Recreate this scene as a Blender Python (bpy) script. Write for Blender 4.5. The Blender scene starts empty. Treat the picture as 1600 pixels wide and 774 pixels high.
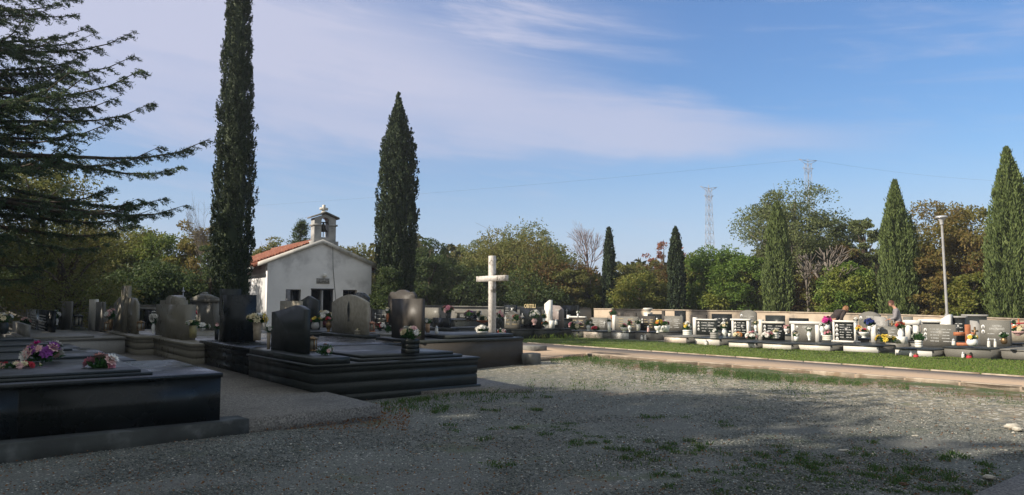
import bpy, math, random
import numpy as np
from mathutils import Vector
SC = bpy.context.scene
COL = SC.collection
R = math.radians
f = 1156.0
CH = 1.6
pit = math.atan(85/1156.0)
cp, sp = math.cos(pit), math.sin(pit)

# ---------------------------------------------------------------- camera maths
def ray(u, v):
    x = (u-800)/f; y = (387-v)/f
    return (x, cp-y*sp, sp+y*cp)
def G(u, v, z=0.0):
    d = ray(u, v); t = (z-CH)/d[2]
    return (d[0]*t, d[1]*t)
def HZ(v, Y):
    d = ray(800, v); return CH + Y*d[2]/d[1]
def XU(u, Y, z=1.0):
    return (u-800)/f*(Y*cp+(z-CH)*sp)
class Frame:
    def __init__(s, ox, oy, ang):
        s.o = (ox, oy); s.a = ang; s.x = (math.cos(ang), math.sin(ang)); s.y = (-math.sin(ang), math.cos(ang))
    def w(s, x, y): return (s.o[0]+x*s.x[0]+y*s.y[0], s.o[1]+x*s.x[1]+y*s.y[1])
    def sx(s, u, y, z):
        k = (u-800)/f; X0, Y0 = s.w(0, y)
        return (k*(Y0*cp+(z-CH)*sp)-X0)/(s.x[0]-k*cp*s.x[1])
    def hz(s, x, y, v): return HZ(v, s.w(x, y)[1])
TH = math.atan2(-.8, .6)

# ---------------------------------------------------------------- mesh helpers
class Geo:
    def __init__(s): s.V = []; s.F = []; s.n = 0
    def add(s, V, F, mi=0):
        V = np.asarray(V, dtype=np.float64).reshape(-1, 3)
        if isinstance(F, np.ndarray): s.F.append((F+s.n, mi))
        else:
            by = {}
            for q in F: by.setdefault(len(q), []).append(q)
            for k, q in by.items(): s.F.append((np.array(q, dtype=np.int64)+s.n, mi))
        s.V.append(V); s.n += len(V); return s
    def box(s, x0, x1, y0, y1, z0, z1, mi=0, c=0.0):
        if c <= 0:
            V = [(x, y, z) for z in (z0, z1) for y in (y0, y1) for x in (x0, x1)]
            return s.add(V, [(0,2,3,1),(4,5,7,6),(0,1,5,4),(2,6,7,3),(0,4,6,2),(1,3,7,5)], mi)
        # chamfered top edge
        V = [(x0,y0,z0),(x1,y0,z0),(x1,y1,z0),(x0,y1,z0),(x0,y0,z1-c),(x1,y0,z1-c),(x1,y1,z1-c),(x0,y1,z1-c),
             (x0+c,y0+c,z1),(x1-c,y0+c,z1),(x1-c,y1-c,z1),(x0+c,y1-c,z1)]
        return s.add(V, [(3,2,1,0),(0,1,5,4),(1,2,6,5),(2,3,7,6),(3,0,4,7),(4,5,9,8),(5,6,10,9),(6,7,11,10),(7,4,8,11),(8,9,10,11)], mi)
    def prism_xz(s, pts, y0, y1, mi=0):      # outline in x,z extruded along y
        n = len(pts); V = [(x, y0, z) for x, z in pts]+[(x, y1, z) for x, z in pts]
        F = [tuple(range(n)), tuple(range(2*n-1, n-1, -1))]+[(i, i+n, (i+1) % n+n, (i+1) % n) for i in range(n)]
        return s.add(V, F, mi)
    def prism_xy(s, pts, z0, z1, mi=0):
        pts = list(pts); n = len(pts)
        if sum(pts[i][0]*pts[(i+1) % n][1]-pts[(i+1) % n][0]*pts[i][1] for i in range(n)) < 0: pts.reverse()
        V = [(x, y, z0) for x, y in pts]+[(x, y, z1) for x, y in pts]
        F = [tuple(range(n-1, -1, -1)), tuple(range(n, 2*n))]+[(i, (i+1) % n, (i+1) % n+n, i+n) for i in range(n)]
        return s.add(V, F, mi)
    def tube(s, pts, rad, n=6, mi=0):
        pts = np.array(pts, float); m = len(pts)
        if np.isscalar(rad): rad = [rad]*m
        d = np.gradient(pts, axis=0); V = []
        for i in range(m):
            t = d[i]/(np.linalg.norm(d[i])+1e-9)
            a = np.cross(t, (0, 0, 1) if abs(t[2]) < .9 else (1, 0, 0)); a /= np.linalg.norm(a)+1e-9
            b = np.cross(t, a)
            for k in range(n):
                g = 2*math.pi*k/n; V.append(pts[i]+rad[i]*(math.cos(g)*a+math.sin(g)*b))
        F = [(i*n+k, i*n+(k+1) % n, (i+1)*n+(k+1) % n, (i+1)*n+k) for i in range(m-1) for k in range(n)]
        F += [tuple(range(n-1, -1, -1)), tuple(range((m-1)*n, m*n))]
        return s.add(V, F, mi)
    def lathe(s, prof, n=16, c=(0, 0, 0), mi=0):
        V = []
        for r, z in prof:
            for k in range(n):
                g = 2*math.pi*k/n; V.append((c[0]+r*math.cos(g), c[1]+r*math.sin(g), c[2]+z))
        m = len(prof)
        F = [(i*n+k, i*n+(k+1) % n, (i+1)*n+(k+1) % n, (i+1)*n+k) for i in range(m-1) for k in range(n)]
        F += [tuple(range(n-1, -1, -1)), tuple(range((m-1)*n, m*n))]
        return s.add(V, F, mi)
    def build(s, name, mats, parent=None, smooth=False, loc=None, rot=0):
        V = np.concatenate(s.V)
        me = bpy.data.meshes.new(name)
        loops = np.concatenate([F.ravel() for F, _ in s.F])
        tot = np.concatenate([np.full(len(F), F.shape[1]) for F, _ in s.F])
        mi = np.concatenate([np.full(len(F), m) for F, m in s.F])
        st = np.concatenate([[0], np.cumsum(tot)[:-1]])
        me.vertices.add(len(V)); me.vertices.foreach_set('co', V.ravel())
        me.loops.add(len(loops)); me.loops.foreach_set('vertex_index', loops.astype(np.int32))
        me.polygons.add(len(tot)); me.polygons.foreach_set('loop_start', st.astype(np.int32))
        me.polygons.foreach_set('loop_total', tot.astype(np.int32))
        me.polygons.foreach_set('material_index', mi.astype(np.int32))
        if smooth: me.polygons.foreach_set('use_smooth', np.ones(len(tot), bool))
        me.update(calc_edges=True)
        if not isinstance(mats, (list, tuple)): mats = [mats]
        for m in mats: me.materials.append(m)
        o = bpy.data.objects.new(name, me); COL.objects.link(o)
        if parent: o.parent = parent
        if loc: o.location = loc
        o.rotation_euler[2] = rot
        return o
def tag(o, label, cat, group=None, kind=None):
    o['label'] = label; o['category'] = cat
    if group: o['group'] = group
    if kind: o['kind'] = kind
    return o
def thing(name, label, cat, loc, rot=0, group=None):
    o = bpy.data.objects.new(name, None); COL.objects.link(o); o.empty_display_size = .1
    o.location = loc; o.rotation_euler[2] = rot
    return tag(o, label, cat, group)
def structure(o): o['kind'] = 'structure'; return o

def cards(P, T, L, W, rng):
    """rhombic leaf faces: centre P, long axis T"""
    n = len(P); T = T/(np.linalg.norm(T, axis=1, keepdims=True)+1e-9)
    N = rng.normal(size=(n, 3)); B = np.cross(T, N); B /= np.linalg.norm(B, axis=1, keepdims=True)+1e-9
    L = np.broadcast_to(L, (n,))[:, None]; W = np.broadcast_to(W, (n,))[:, None]
    C = np.cross(T, B)*W*.35
    V = np.stack([P-T*L*.5, P+B*W*.5+C, P+T*L*.5, P-B*W*.5+C], 1).reshape(-1, 3)
    return V, np.arange(4*n).reshape(n, 4)

def curve_mesh(name, splines, thick, mat, parent=None):
    """filled 2D outlines (holes allowed) in local x,z with thickness along y"""
    cu = bpy.data.curves.new(name, 'CURVE'); cu.dimensions = '2D'; cu.fill_mode = 'BOTH'; cu.extrude = thick/2
    for pts in splines:
        sp_ = cu.splines.new('POLY'); sp_.points.add(len(pts)-1); sp_.use_cyclic_u = True
        for p, (x, z) in zip(sp_.points, pts): p.co = (x, z, 0, 1)
    t = bpy.data.objects.new(name, cu); COL.objects.link(t)
    me = bpy.data.meshes.new_from_object(t.evaluated_get(bpy.context.evaluated_depsgraph_get()))
    bpy.data.objects.remove(t)
    co = np.empty(len(me.vertices)*3); me.vertices.foreach_get('co', co); co = co.reshape(-1, 3)
    co = np.stack([co[:, 0], -co[:, 2], co[:, 1]], 1)
    me.vertices.foreach_set('co', co.ravel()); me.update()
    me.materials.clear(); me.materials.append(mat)
    o = bpy.data.objects.new(name, me); COL.objects.link(o)
    if parent: o.parent = parent
    return o
def text_mesh(name, txt, size, mat, parent, loc, align='CENTER'):
    cu = bpy.data.curves.new(name, 'FONT'); cu.body = txt; cu.size = size; cu.extrude = .002; cu.align_x = align
    cu.offset = size*.02
    t = bpy.data.objects.new(name, cu); COL.objects.link(t)
    me = bpy.data.meshes.new_from_object(t.evaluated_get(bpy.context.evaluated_depsgraph_get()))
    bpy.data.objects.remove(t); me.materials.clear(); me.materials.append(mat)
    o = bpy.data.objects.new(name, me); COL.objects.link(o); o.parent = parent
    o.rotation_euler = (R(90), 0, 0); o.location = loc
    return o

# ---------------------------------------------------------------- materials
class NT:
    def __init__(s, nt): s.nt = nt; s.L = nt.links
    def n(s, typ, **kw):
        nd = s.nt.nodes.new(typ)
        for k, v in kw.items():
            if k == 'i':
                for a, b in v.items():
                    if hasattr(b, 'is_linked') or isinstance(b, bpy.types.NodeSocket): s.L.new(b, nd.inputs[a])
                    else: nd.inputs[a].default_value = b
            else: setattr(nd, k, v)
        return nd
    def m(s, op, a, b=0.0, c=0.0):
        return s.n('ShaderNodeMath', operation=op, i={0: a, 1: b, 2: c}).outputs[0]
    def noise(s, vec, scale, detail=3, rough=.5, dist=0.0):
        return s.n('ShaderNodeTexNoise', i={'Vector': vec, 'Scale': scale, 'Detail': detail, 'Roughness': rough, 'Distortion': dist}).outputs['Fac']
    def ss(s, x, a, b, lo=0.0, hi=1.0):
        return s.n('ShaderNodeMapRange', interpolation_type='SMOOTHSTEP', i={0: x, 1: a, 2: b, 3: lo, 4: hi}).outputs[0]
    def mix(s, fac, a, b):
        nd = s.nt.nodes.new('ShaderNodeMix'); nd.data_type = 'RGBA'
        for idx, v in ((0, fac), (6, a), (7, b)):
            if isinstance(v, bpy.types.NodeSocket): s.L.new(v, nd.inputs[idx])
            else: nd.inputs[idx].default_value = v if idx == 0 else (*v, 1) if len(v) == 3 else v
        return nd.outputs[2]
def newmat(name):
    m = bpy.data.materials.new(name); m.use_nodes = True
    n = NT(m.node_tree); b = m.node_tree.nodes['Principled BSDF']
    return m, n, b
MATS = {}
def mat(name, c1, c2=None, scale=5, rough=.6, rough2=None, bump=0.0, bscale=None, c3=None, s3=1.0, spec=.5, detail=4, lo=.35, hi=.65, metal=0.0, dist=.01):
    if name in MATS: return MATS[name]
    m, n, b = newmat(name); co = n.n('ShaderNodeTexCoord').outputs['Object']
    if c2 is None: c2 = tuple(x*.8 for x in c1)
    fac = n.ss(n.noise(co, scale, detail), lo, hi)
    c = n.mix(fac, c1, c2)
    if c3: c = n.mix(n.ss(n.noise(co, s3, 4, .6), .52, .68), c, c3)
    n.L.new(c, b.inputs['Base Color'])
    r2 = rough2 if rough2 is not None else rough*1.2
    n.L.new(n.ss(n.noise(co, scale*.4, 3), .3, .7, rough, min(1, r2)), b.inputs['Roughness'])
    b.inputs['Specular IOR Level'].default_value = spec; b.inputs['Metallic'].default_value = metal
    if bump:
        bp = n.n('ShaderNodeBump', i={'Strength': bump, 'Distance': dist, 'Height': n.noise(co, bscale or scale*2, 4)})
        n.L.new(bp.outputs[0], b.inputs['Normal'])
    MATS[name] = m; return m
def granite(name, c, speck, rough=.14, stain=None):
    if name in MATS: return MATS[name]
    m, n, b = newmat(name); co = n.n('ShaderNodeTexCoord').outputs['Object']
    c_ = n.mix(n.ss(n.noise(co, 160, 2), .45, .62), c, speck)
    mp = n.n('ShaderNodeMapping', i={'Vector': co, 'Scale': (5.0, 5.0, .7)}).outputs[0]
    c_ = n.mix(n.m('MULTIPLY', n.ss(n.noise(mp, 1.6, 6, .65), .50, .72), .55), c_, stain or tuple(x*1.5+.012 for x in c))
    c_ = n.mix(n.m('MULTIPLY', n.ss(n.noise(co, 1.3, 6, .7), .50, .70), .28), c_, tuple(x*1.2+.025 for x in c))
    n.L.new(c_, b.inputs['Base Color'])
    n.L.new(n.ss(n.noise(co, 3, 4), .3, .75, rough, rough+.2), b.inputs['Roughness']); b.inputs['Specular IOR Level'].default_value = .3
    MATS[name] = m; return m
def marble(name, c, vein):
    if name in MATS: return MATS[name]
    m, n, b = newmat(name); co = n.n('ShaderNodeTexCoord').outputs['Object']
    v = n.noise(co, 3.5, 6, .6, 1.6)
    v = n.m('ABSOLUTE', n.m('SUBTRACT', v, .5)); fac = n.ss(v, 0.0, .022, .6, 0)
    c_ = n.mix(fac, c, vein); c_ = n.mix(n.ss(n.noise(co, 2.2, 5), .6, .85), c_, tuple(x*.86 for x in c))
    n.L.new(c_, b.inputs['Base Color']); b.inputs['Roughness'].default_value = .4
    MATS[name] = m; return m
def leafmat(name, cols, rough=.55, trans=.45, patch=None, pscale=.35):
    """leaf colours vary leaf by leaf; optional patches of another leaf colour through the crown"""
    if name in MATS: return MATS[name]
    m, n, b = newmat(name)
    rnd = n.n('ShaderNodeNewGeometry').outputs['Random Per Island']
    r = n.n('ShaderNodeValToRGB', i={0: rnd}); cr = r.color_ramp
    while len(cr.elements) < len(cols): cr.elements.new(.5)
    for i, c in enumerate(cols): cr.elements[i].position = i/max(1, len(cols)-1); cr.elements[i].color = (*c, 1)
    c = r.outputs[0]
    if patch:
        co = n.n('ShaderNodeTexCoord').outputs['Object']
        c = n.mix(n.ss(n.noise(co, pscale, 3), .46, .6), c, patch)
    n.L.new(c, b.inputs['Base Color']); b.inputs['Roughness'].default_value = rough
    b.inputs['Specular IOR Level'].default_value = .3
    t = n.n('ShaderNodeBsdfTranslucent', i={'Color': c})
    ms = n.n('ShaderNodeMixShader', i={0: trans, 1: b.outputs[0], 2: t.outputs[0]})
    n.L.new(ms.outputs[0], m.node_tree.nodes['Material Output'].inputs[0])
    MATS[name] = m; return m

BLK = granite('black granite', (.007, .009, .009), (.022, .025, .025), .2)
BLKM = granite('dark green granite', (.014, .018, .017), (.045, .05, .047), .30)
BRN = granite('brown granite', (.04, .035, .03), (.10, .088, .075), .42)
OLV = granite('olive granite', (.16, .145, .11), (.27, .25, .20), .25)
GRY = granite('grey granite', (.13, .125, .11), (.26, .25, .22), .42)
LGR = granite('light grey granite', (.26, .25, .235), (.45, .44, .42), .45)
PNKG = granite('pinkish grey granite', (.22, .185, .17), (.34, .29, .27), .3)
SND = mat('sandy limestone', (.36, .32, .25), (.28, .25, .19), 8, .75, bump=.2)
WMB = marble('white marble', (.82, .80, .75), (.62, .58, .5))
PMB = marble('pink veined marble', (.78, .68, .58), (.5, .33, .24))
CREAM = marble('pale weathered marble', (.74, .70, .62), (.46, .42, .34))
GOLD = mat('gilt lettering', (.55, .45, .25), (.45, .36, .2), 20, .4)
SILV = mat('pale lettering', (.52, .52, .50), (.42, .42, .40), 20, .5)
PORC = mat('white porcelain', (.85, .84, .80), (.78, .77, .73), 9, .3)
TERR = mat('terracotta', (.45, .16, .07), (.36, .12, .05), 12, .7)
BRZ = mat('bronze', (.30, .19, .09), (.16, .11, .06), 20, .4, metal=.7)
BEIG = mat('beige stone vase', (.42, .34, .24), (.3, .24, .17), 15, .6)
CONC = mat('weathered concrete', (.20, .195, .18), (.10, .10, .095), 2.2, .85, c3=(.06, .06, .058), s3=1.1, bump=.3, bscale=40)
DKC = mat('dark mottled concrete', (.055, .06, .056), (.03, .032, .03), 1.6, .85, c3=(.10, .105, .10), s3=2.4, bump=.4, bscale=30)  # dark concrete with paler mottling
STEEL = mat('galvanised steel', (.55, .56, .57), (.42, .43, .44), 12, .45, metal=.4)
DARK = mat('dark interior', (.012, .012, .014), (.02, .02, .02), 4, .6)
WGLS = mat('lantern glass', (.35, .33, .27), (.2, .18, .15), 8, .15)
BARK = mat('bark', (.11, .085, .06), (.055, .042, .03), 9, .9, bump=.6, bscale=30)
GBARK = mat('grey bark', (.22, .19, .16), (.12, .10, .085), 9, .9)
PET = {k: mat('petals '+k, c, tuple(x*.72 for x in c), 30, .6) for k, c in dict(
    white=(.82, .80, .74), pink=(.72, .28, .34), blush=(.78, .50, .47), red=(.55, .03, .05), yellow=(.80, .60, .07),
    magenta=(.62, .03, .28), orange=(.75, .26, .05), blue=(.025, .045, .22), purple=(.28, .06, .32), cream=(.80, .70, .45)).items()}
FLEAF = leafmat('bouquet leaves', [(.03, .09, .025), (.06, .15, .04), (.04, .10, .05)])
# ---------------------------------------------------------------- ground
def ground_material():
    m, n, b = newmat('gravel ground')
    co = n.n('ShaderNodeTexCoord').outputs['Object']
    A = G(915, 553); B = G(1600, 605)
    dx, dy = B[0]-A[0], B[1]-A[1]; l = math.hypot(dx, dy); nx, ny = dy/l, -dx/l
    if nx*A[0]+ny*A[1] > 0: nx, ny = -nx, -ny
    dist = n.n('ShaderNodeVectorMath', operation='DOT_PRODUCT', i={0: co, 1: (nx, ny, 0)}).outputs['Value']
    d = n.m('SUBTRACT', dist, nx*A[0]+ny*A[1])
    wob = n.m('MULTIPLY', n.m('SUBTRACT', n.noise(co, .9, 4, .6), .5), 1.6)
    dw = n.m('ADD', d, wob)
    vor = n.n('ShaderNodeTexVoronoi', i={'Vector': co, 'Scale': 55.0})
    vor2 = n.n('ShaderNodeTexVoronoi', i={'Vector': co, 'Scale': 24.0})
    sep = n.n('ShaderNodeSeparateColor', i={0: vor.outputs['Color']})
    sep2 = n.n('ShaderNodeSeparateColor', i={0: vor2.outputs['Color']})
    g = n.mix(sep.outputs[0], (.09, .098, .088), (.19, .196, .17))
    g = n.mix(n.ss(sep.outputs[1], .95, .985), g, (.62, .60, .54))
    big = n.noise(co, .55, 5, .6)
    g = n.mix(n.ss(big, .42, .66), g, n.mix(sep.outputs[2], (.085, .09, .085), (.20, .195, .17)))
    # pale limestone chips nearer the path
    pale = n.mix(sep2.outputs[0], (.20, .18, .12), (.42, .37, .265))
    pale = n.mix(n.ss(sep2.outputs[1], .86, .93), pale, (.78, .73, .64))
    fp = n.m('MULTIPLY', n.ss(dw, 7.5, 3.4), n.ss(n.noise(co, 6, 4, .7), .36, .56))
    g = n.mix(fp, g, pale)
    # bare red soil patches
    soil = n.mix(n.noise(co, 30, 4), (.16, .085, .045), (.27, .17, .10))
    fs = n.m('MULTIPLY', n.ss(dw, 2.6, 1.7), n.ss(n.noise(co, 3.3, 5, .65), .40, .56))
    g = n.mix(fs, g, soil)
    so2 = n.m('MULTIPLY', n.ss(n.noise(co, .42, 5, .65), .56, .66), n.ss(n.noise(co, 5, 5, .7), .44, .58))
    g = n.mix(n.m('MULTIPLY', so2, .55), g, soil)
    moss = n.mix(n.noise(co, 24, 4), (.05, .085, .022), (.12, .14, .05))
    fm = n.m('MULTIPLY', n.m('MULTIPLY', n.ss(dw, 1.9, 1.1), n.ss(dw, -.1, .25)), n.ss(n.noise(co, 2.1, 5, .6), .40, .52))
    g = n.mix(fm, g, moss)
    n3 = n.ss(n.noise(co, .8, 6, .65), .56, .66)
    g = n.mix(n.m('MULTIPLY', n3, .5), g, moss)
    # woodland floor beyond the yard
    far = n.ss(n.n('ShaderNodeVectorMath', operation='LENGTH', i={0: co}).outputs['Value'], 40, 55)
    g = n.mix(far, g, n.mix(n.noise(co, .3, 4), (.05, .06, .025), (.10, .085, .05)))
    n.L.new(g, b.inputs['Base Color']); b.inputs['Roughness'].default_value = .9
    h = n.m('ADD', n.m('MULTIPLY', vor.outputs['Distance'], -1.0), n.m('MULTIPLY', n.noise(co, 9, 5, .6), 1.4))
    bp = n.n('ShaderNodeBump', i={'Strength': .8, 'Distance': .02, 'Height': h}); n.L.new(bp.outputs[0], b.inputs['Normal'])
    return m
xs = np.concatenate([[-900, -300, -100, -60], np.linspace(-40, 40, 81), [60, 100, 300, 900]])
ys = np.concatenate([[-300, -60, -20], np.linspace(-8, 60, 120), [100, 300, 900, 2000]])
XX, YY = np.meshgrid(xs, ys); rg = np.random.default_rng(4)
ZZ = .018*np.sin(XX*1.3+YY*.7)+.014*np.sin(XX*.6-YY*1.9)+.006*rg.normal(size=XX.shape)
ZZ *= (np.hypot(XX, YY) < 55)
ZZ -= .028
g = Geo(); nx_, ny_ = len(xs), len(ys)
idx = np.arange(nx_*ny_).reshape(ny_, nx_)
g.add(np.stack([XX, YY, ZZ], -1).reshape(-1, 3), np.stack([idx[:-1, :-1], idx[:-1, 1:], idx[1:, 1:], idx[1:, :-1]], -1).reshape(-1, 4))
structure(g.build('ground', ground_material(), smooth=True))

# path with concrete edging
def path_material():
    m, n, b = newmat('path surface'); co = n.n('ShaderNodeTexCoord').outputs['Object']
    c = n.mix(n.noise(co, 70, 3, .7), (.36, .255, .18), (.54, .41, .30))
    c = n.mix(n.ss(n.noise(co, .7, 5, .6), .5, .72), c, (.36, .29, .225))
    c = n.mix(n.ss(n.noise(co, 3.1, 5, .7), .6, .7), c, (.24, .21, .18))
    n.L.new(c, b.inputs['Base Color']); b.inputs['Roughness'].default_value = .9
    bp = n.n('ShaderNodeBump', i={'Strength': .4, 'Distance': .01, 'Height': n.noise(co, 80, 3)}); n.L.new(bp.outputs[0], b.inputs['Normal'])
    return m
PU0, PU1 = G(823, 536, .05), G(1600, 589.5, .05); PL0, PL1 = G(915, 553, .05), G(1600, 605, .05)
def ext(a, b, t): return (a[0]+(b[0]-a[0])*t, a[1]+(b[1]-a[1])*t)
path_poly = [ext(PL0, PL1, 1.9), PL0, G(800, 563.5, .05), G(740, 566, .05), G(740, 533, .05), G(800, 533, .05), PU0, ext(PU0, PU1, 1.9)]
g = Geo().prism_xy(path_poly, -.10, .05); structure(g.build('path', path_material()))
def strip(name, a, b, w, z0, z1, m, side=1):
    dx, dy = b[0]-a[0], b[1]-a[1]; l = math.hypot(dx, dy); px, py = -dy/l*w*side, dx/l*w*side
    g = Geo(); k = max(1, int(l/1.0)); 
    for i in range(k):
        s0, s1 = i/k+.0008, (i+1)/k-.0008; p, q = ext(a, b, s0), ext(a, b, s1)
        dz = .006*math.sin(i*2.3)
        g.prism_xy([p, q, (q[0]+px, q[1]+py), (p[0]+px, p[1]+py)], z0, z1+dz*.5)
    return structure(g.build(name, m))
KERB = mat('pale kerb concrete', (.48, .40, .31), (.36, .29, .22), 6, .85, bump=.3, c3=(.28, .2, .13), s3=1.5)
strip('kerb', PL0, ext(PL0, PL1, 1.9), .14, -.08, .062, KERB, 1 if True else -1)
strip('kerb', PU0, ext(PU0, PU1, 1.9), .07, -.08, .075, KERB, 1)
strip('kerb', G(800, 563.5, .05), PL0, .06, -.08, .056, CONC, 1)

# platform of exposed aggregate concrete under the near graves
def aggregate():
    m, n, b = newmat('exposed aggregate'); co = n.n('ShaderNodeTexCoord').outputs['Object']
    v = n.n('ShaderNodeTexVoronoi', i={'Vector': co, 'Scale': 60.0}); s_ = n.n('ShaderNodeSeparateColor', i={0: v.outputs['Color']})
    c = n.mix(s_.outputs[0], (.08, .074, .066), (.27, .25, .22)); c = n.mix(n.ss(n.noise(co, 1.2, 5), .5, .75), c, (.12, .11, .10))
    n.L.new(c, b.inputs['Base Color']); b.inputs['Roughness'].default_value = .8
    bp = n.n('ShaderNodeBump', i={'Strength': .5, 'Distance': .01, 'Height': v.outputs['Distance']}); n.L.new(bp.outputs[0], b.inputs['Normal'])
    return m
AGG = aggregate()
C1 = G(595, 633, .15); C0 = G(388, 655, .15)
bdir = (-.6, .8)
Cw = G(388, 655, .15)
PA = ext(C1, C0, 7.5)
plat = [PA, C0, C1, (C1[0]+bdir[0]*26, C1[1]+bdir[1]*26), (C1[0]+bdir[0]*26-14, C1[1]+bdir[1]*26-8)]
g = Geo().prism_xy(plat, -.12, .15); structure(g.build('terrace_pavement', AGG))
# concrete footing in front of the nearest tombs, slightly proud
dx, dy = C0[0]-PA[0], C0[1]-PA[1]; l = math.hypot(dx, dy); nx, ny = dy/l, -dx/l
g = Geo()
q0 = PA; q1 = ext(PA, C0, 1.0)
pts0 = []; pts1 = []; rr = random.Random(3)
for i in range(41):
    p = ext(q0, q1, i/40); o = .05+.03*math.sin(i*.9)+rr.uniform(-.008, .008); pts0.append((p[0]+nx*o, p[1]+ny*o))
g.prism_xy(pts0+[(q1[0]-nx*.35, q1[1]-ny*.35), (q0[0]-nx*.35, q0[1]-ny*.35)], -.12, .156)
structure(g.build('footing_kerb', DKC))
# small paved corner beside the big tomb, and asphalt corner lower right
g = Geo().prism_xy([G(640, 612, .04), G(833, 607, .04), G(735, 588, .04), G(650, 590, .04)], -.1, .04); structure(g.build('pavement', AGG))
g = Geo().prism_xy([G(1500, 782, .06), G(1600, 738, .06), G(1800, 680, .06), G(1900, 900, .06), G(1480, 900, .06)], -.1, .06); structure(g.build('road_edge', AGG))

# lawn strip + sheet between path and right-hand graves
LAWN = mat('lawn turf', (.08, .12, .025), (.13, .16, .045), 3, .95, c3=(.14, .13, .06), s3=1.2, bump=.5, bscale=40)
RA, RB = G(876, 526.5), G(1475, 557)
def rowpt(u, s):
    ax, ay = RA[0]+.8*s, RA[1]+.6*s; dx, dy = RB[0]-RA[0], RB[1]-RA[1]; k = (u-800)/f
    t = (k*ay*cp-ax-k*1.6*sp)/(dx-k*dy*cp); return (ax+dx*t, ay+dy*t)
lw = [ext(PU0, PU1, 1.9), ext(PU0, PU1, -.15), rowpt(820, .4), rowpt(1100, .4), rowpt(1400, .4), rowpt(1900, .4)]
lw[0:2] = [ext(PU0, PU1, 1.9), PU0, G(760, 534)]
g = Geo().prism_xy([(x, y) for x, y in lw], -.06, .012); structure(g.build('lawn', LAWN))
g = Geo().prism_xy([rowpt(820, .4), rowpt(1900, .4), rowpt(1900, 12), rowpt(900, 12), G(760, 500), G(760, 534)], -.06, .01); structure(g.build('grave_field', mat('grey grave gravel', (.26, .24, .21), (.17, .16, .14), 30, .9, bump=.4)))

GRASS = leafmat('grass blades', [(.09, .16, .025), (.15, .24, .04), (.20, .27, .06), (.26, .25, .10)], rough=.6, trans=.35)
WEED = leafmat('weed leaves', [(.03, .085, .018), (.06, .13, .03), (.09, .15, .04), (.13, .13, .05)], rough=.6, trans=.3)
def blades(P, hgt, wid, rng):
    n = len(P); a = rng.uniform(0, 2*math.pi, n); h = hgt*rng.uniform(.5, 1.2, n)
    lean = rng.normal(size=(n, 2))*.35
    B = np.stack([np.cos(a), np.sin(a), np.zeros(n)], 1)*wid
    top = P+np.stack([lean[:, 0]*h, lean[:, 1]*h, h], 1); mid = P+np.stack([lean[:, 0]*h*.35, lean[:, 1]*h*.35, h*.6], 1)
    V = np.stack([P-B*.5, P+B*.5, mid+B*.4, top], 1).reshape(-1, 3)
    return V, np.arange(4*n).reshape(n, 4)
rng = np.random.default_rng(11)
n = 60000; U = rng.uniform(815, 1680, n); T = rng.uniform(0, 1, n)
P = []
for u, t in zip(U, T):
    k = (u-800)/f
    a = rowpt(u, -.45); dx, dy = PU1[0]-PU0[0], PU1[1]-PU0[1]
    tt = (k*PU0[1]*cp-PU0[0]-k*1.6*sp)/(dx-k*dy*cp); b_ = (PU0[0]+dx*tt, PU0[1]+dy*tt)
    P.append((a[0]+(b_[0]-a[0])*t, a[1]+(b_[1]-a[1])*t, .008))
P = np.array(P); P[:, :2] += rng.normal(size=(n, 2))*.03
gV, gF = blades(P, .038, .016, rng)
g = Geo().add(gV, gF)
# longer tufts at the far end near the first graves
P = np.array([(*G(u, v), .02) for u, v in zip(rng.normal(860, 25, 700), rng.normal(527, 2.5, 700))]); g.add(*blades(P, .22, .012, rng))
tag(g.build('grass', GRASS), 'short bright green grass between the path and the right hand graves', 'grass', kind='stuff')

# weeds and moss tufts growing in the gravel (pixel spots projected onto the ground)
tuf = [(880, 662, .28, 260), (905, 674, .42, 420), (868, 678, .25, 200), (900, 692, .40, 420), (935, 684, .3, 240), (955, 690, .3, 260), (965, 702, .25, 160), (1045, 700, .42, 520), (1075, 705, .25, 200),
       (1035, 692, .2, 120), (1070, 691, .3, 200), (1000, 712, .25, 160), (980, 716, .2, 120), (822, 669, .28, 220), (772, 667, .25, 160), (712, 663, .2, 120), (690, 670, .2, 60), (780, 728, .28, 260), (740, 688, .3, 160),
       (700, 637, .38, 420), (760, 638, .25, 220), (835, 640, .3, 260), (672, 640, .25, 150), (758, 628, .2, 120), (1005, 650, .2, 90), (1015, 652, .2, 80), (1050, 651, .22, 110), (1000, 670, .18, 60),
       (1148, 665, .22, 90), (1115, 655, .2, 60), (1155, 705, .2, 80), (1215, 702, .35, 320), (1240, 722, .45, 480), (1262, 717, .3, 260), (1228, 729, .35, 260), (1282, 728, .3, 220), (1305, 722, .3, 260), (1365, 695, .3, 200),
       (1380, 748, .55, 900), (1360, 738, .4, 360), (1320, 745, .4, 420), (1290, 752, .35, 300), (1400, 735, .4, 300), (1470, 745, .5, 520), (1450, 742, .3, 260), (1135, 764, .4, 420), (1110, 735, .3, 220),
       (1255, 768, .4, 360), (1320, 767, .4, 300), (1530, 718, .35, 300), (1545, 722, .35, 300), (1420, 710, .35, 160), (1500, 760, .3, 200), (1535, 740, .25, 160), (1180, 745, .3, 200), (1140, 738, .25, 160), (1060, 748, .3, 240),
       (1185, 712, .25, 120), (1090, 690, .2, 70), (1340, 705, .3, 160), (1270, 745, .3, 220), (1595, 718, .3, 220), (1430, 768, .3, 260), (1170, 722, .2, 120), (845, 621, .3, 200)]
g = Geo(); Ps = []
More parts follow.
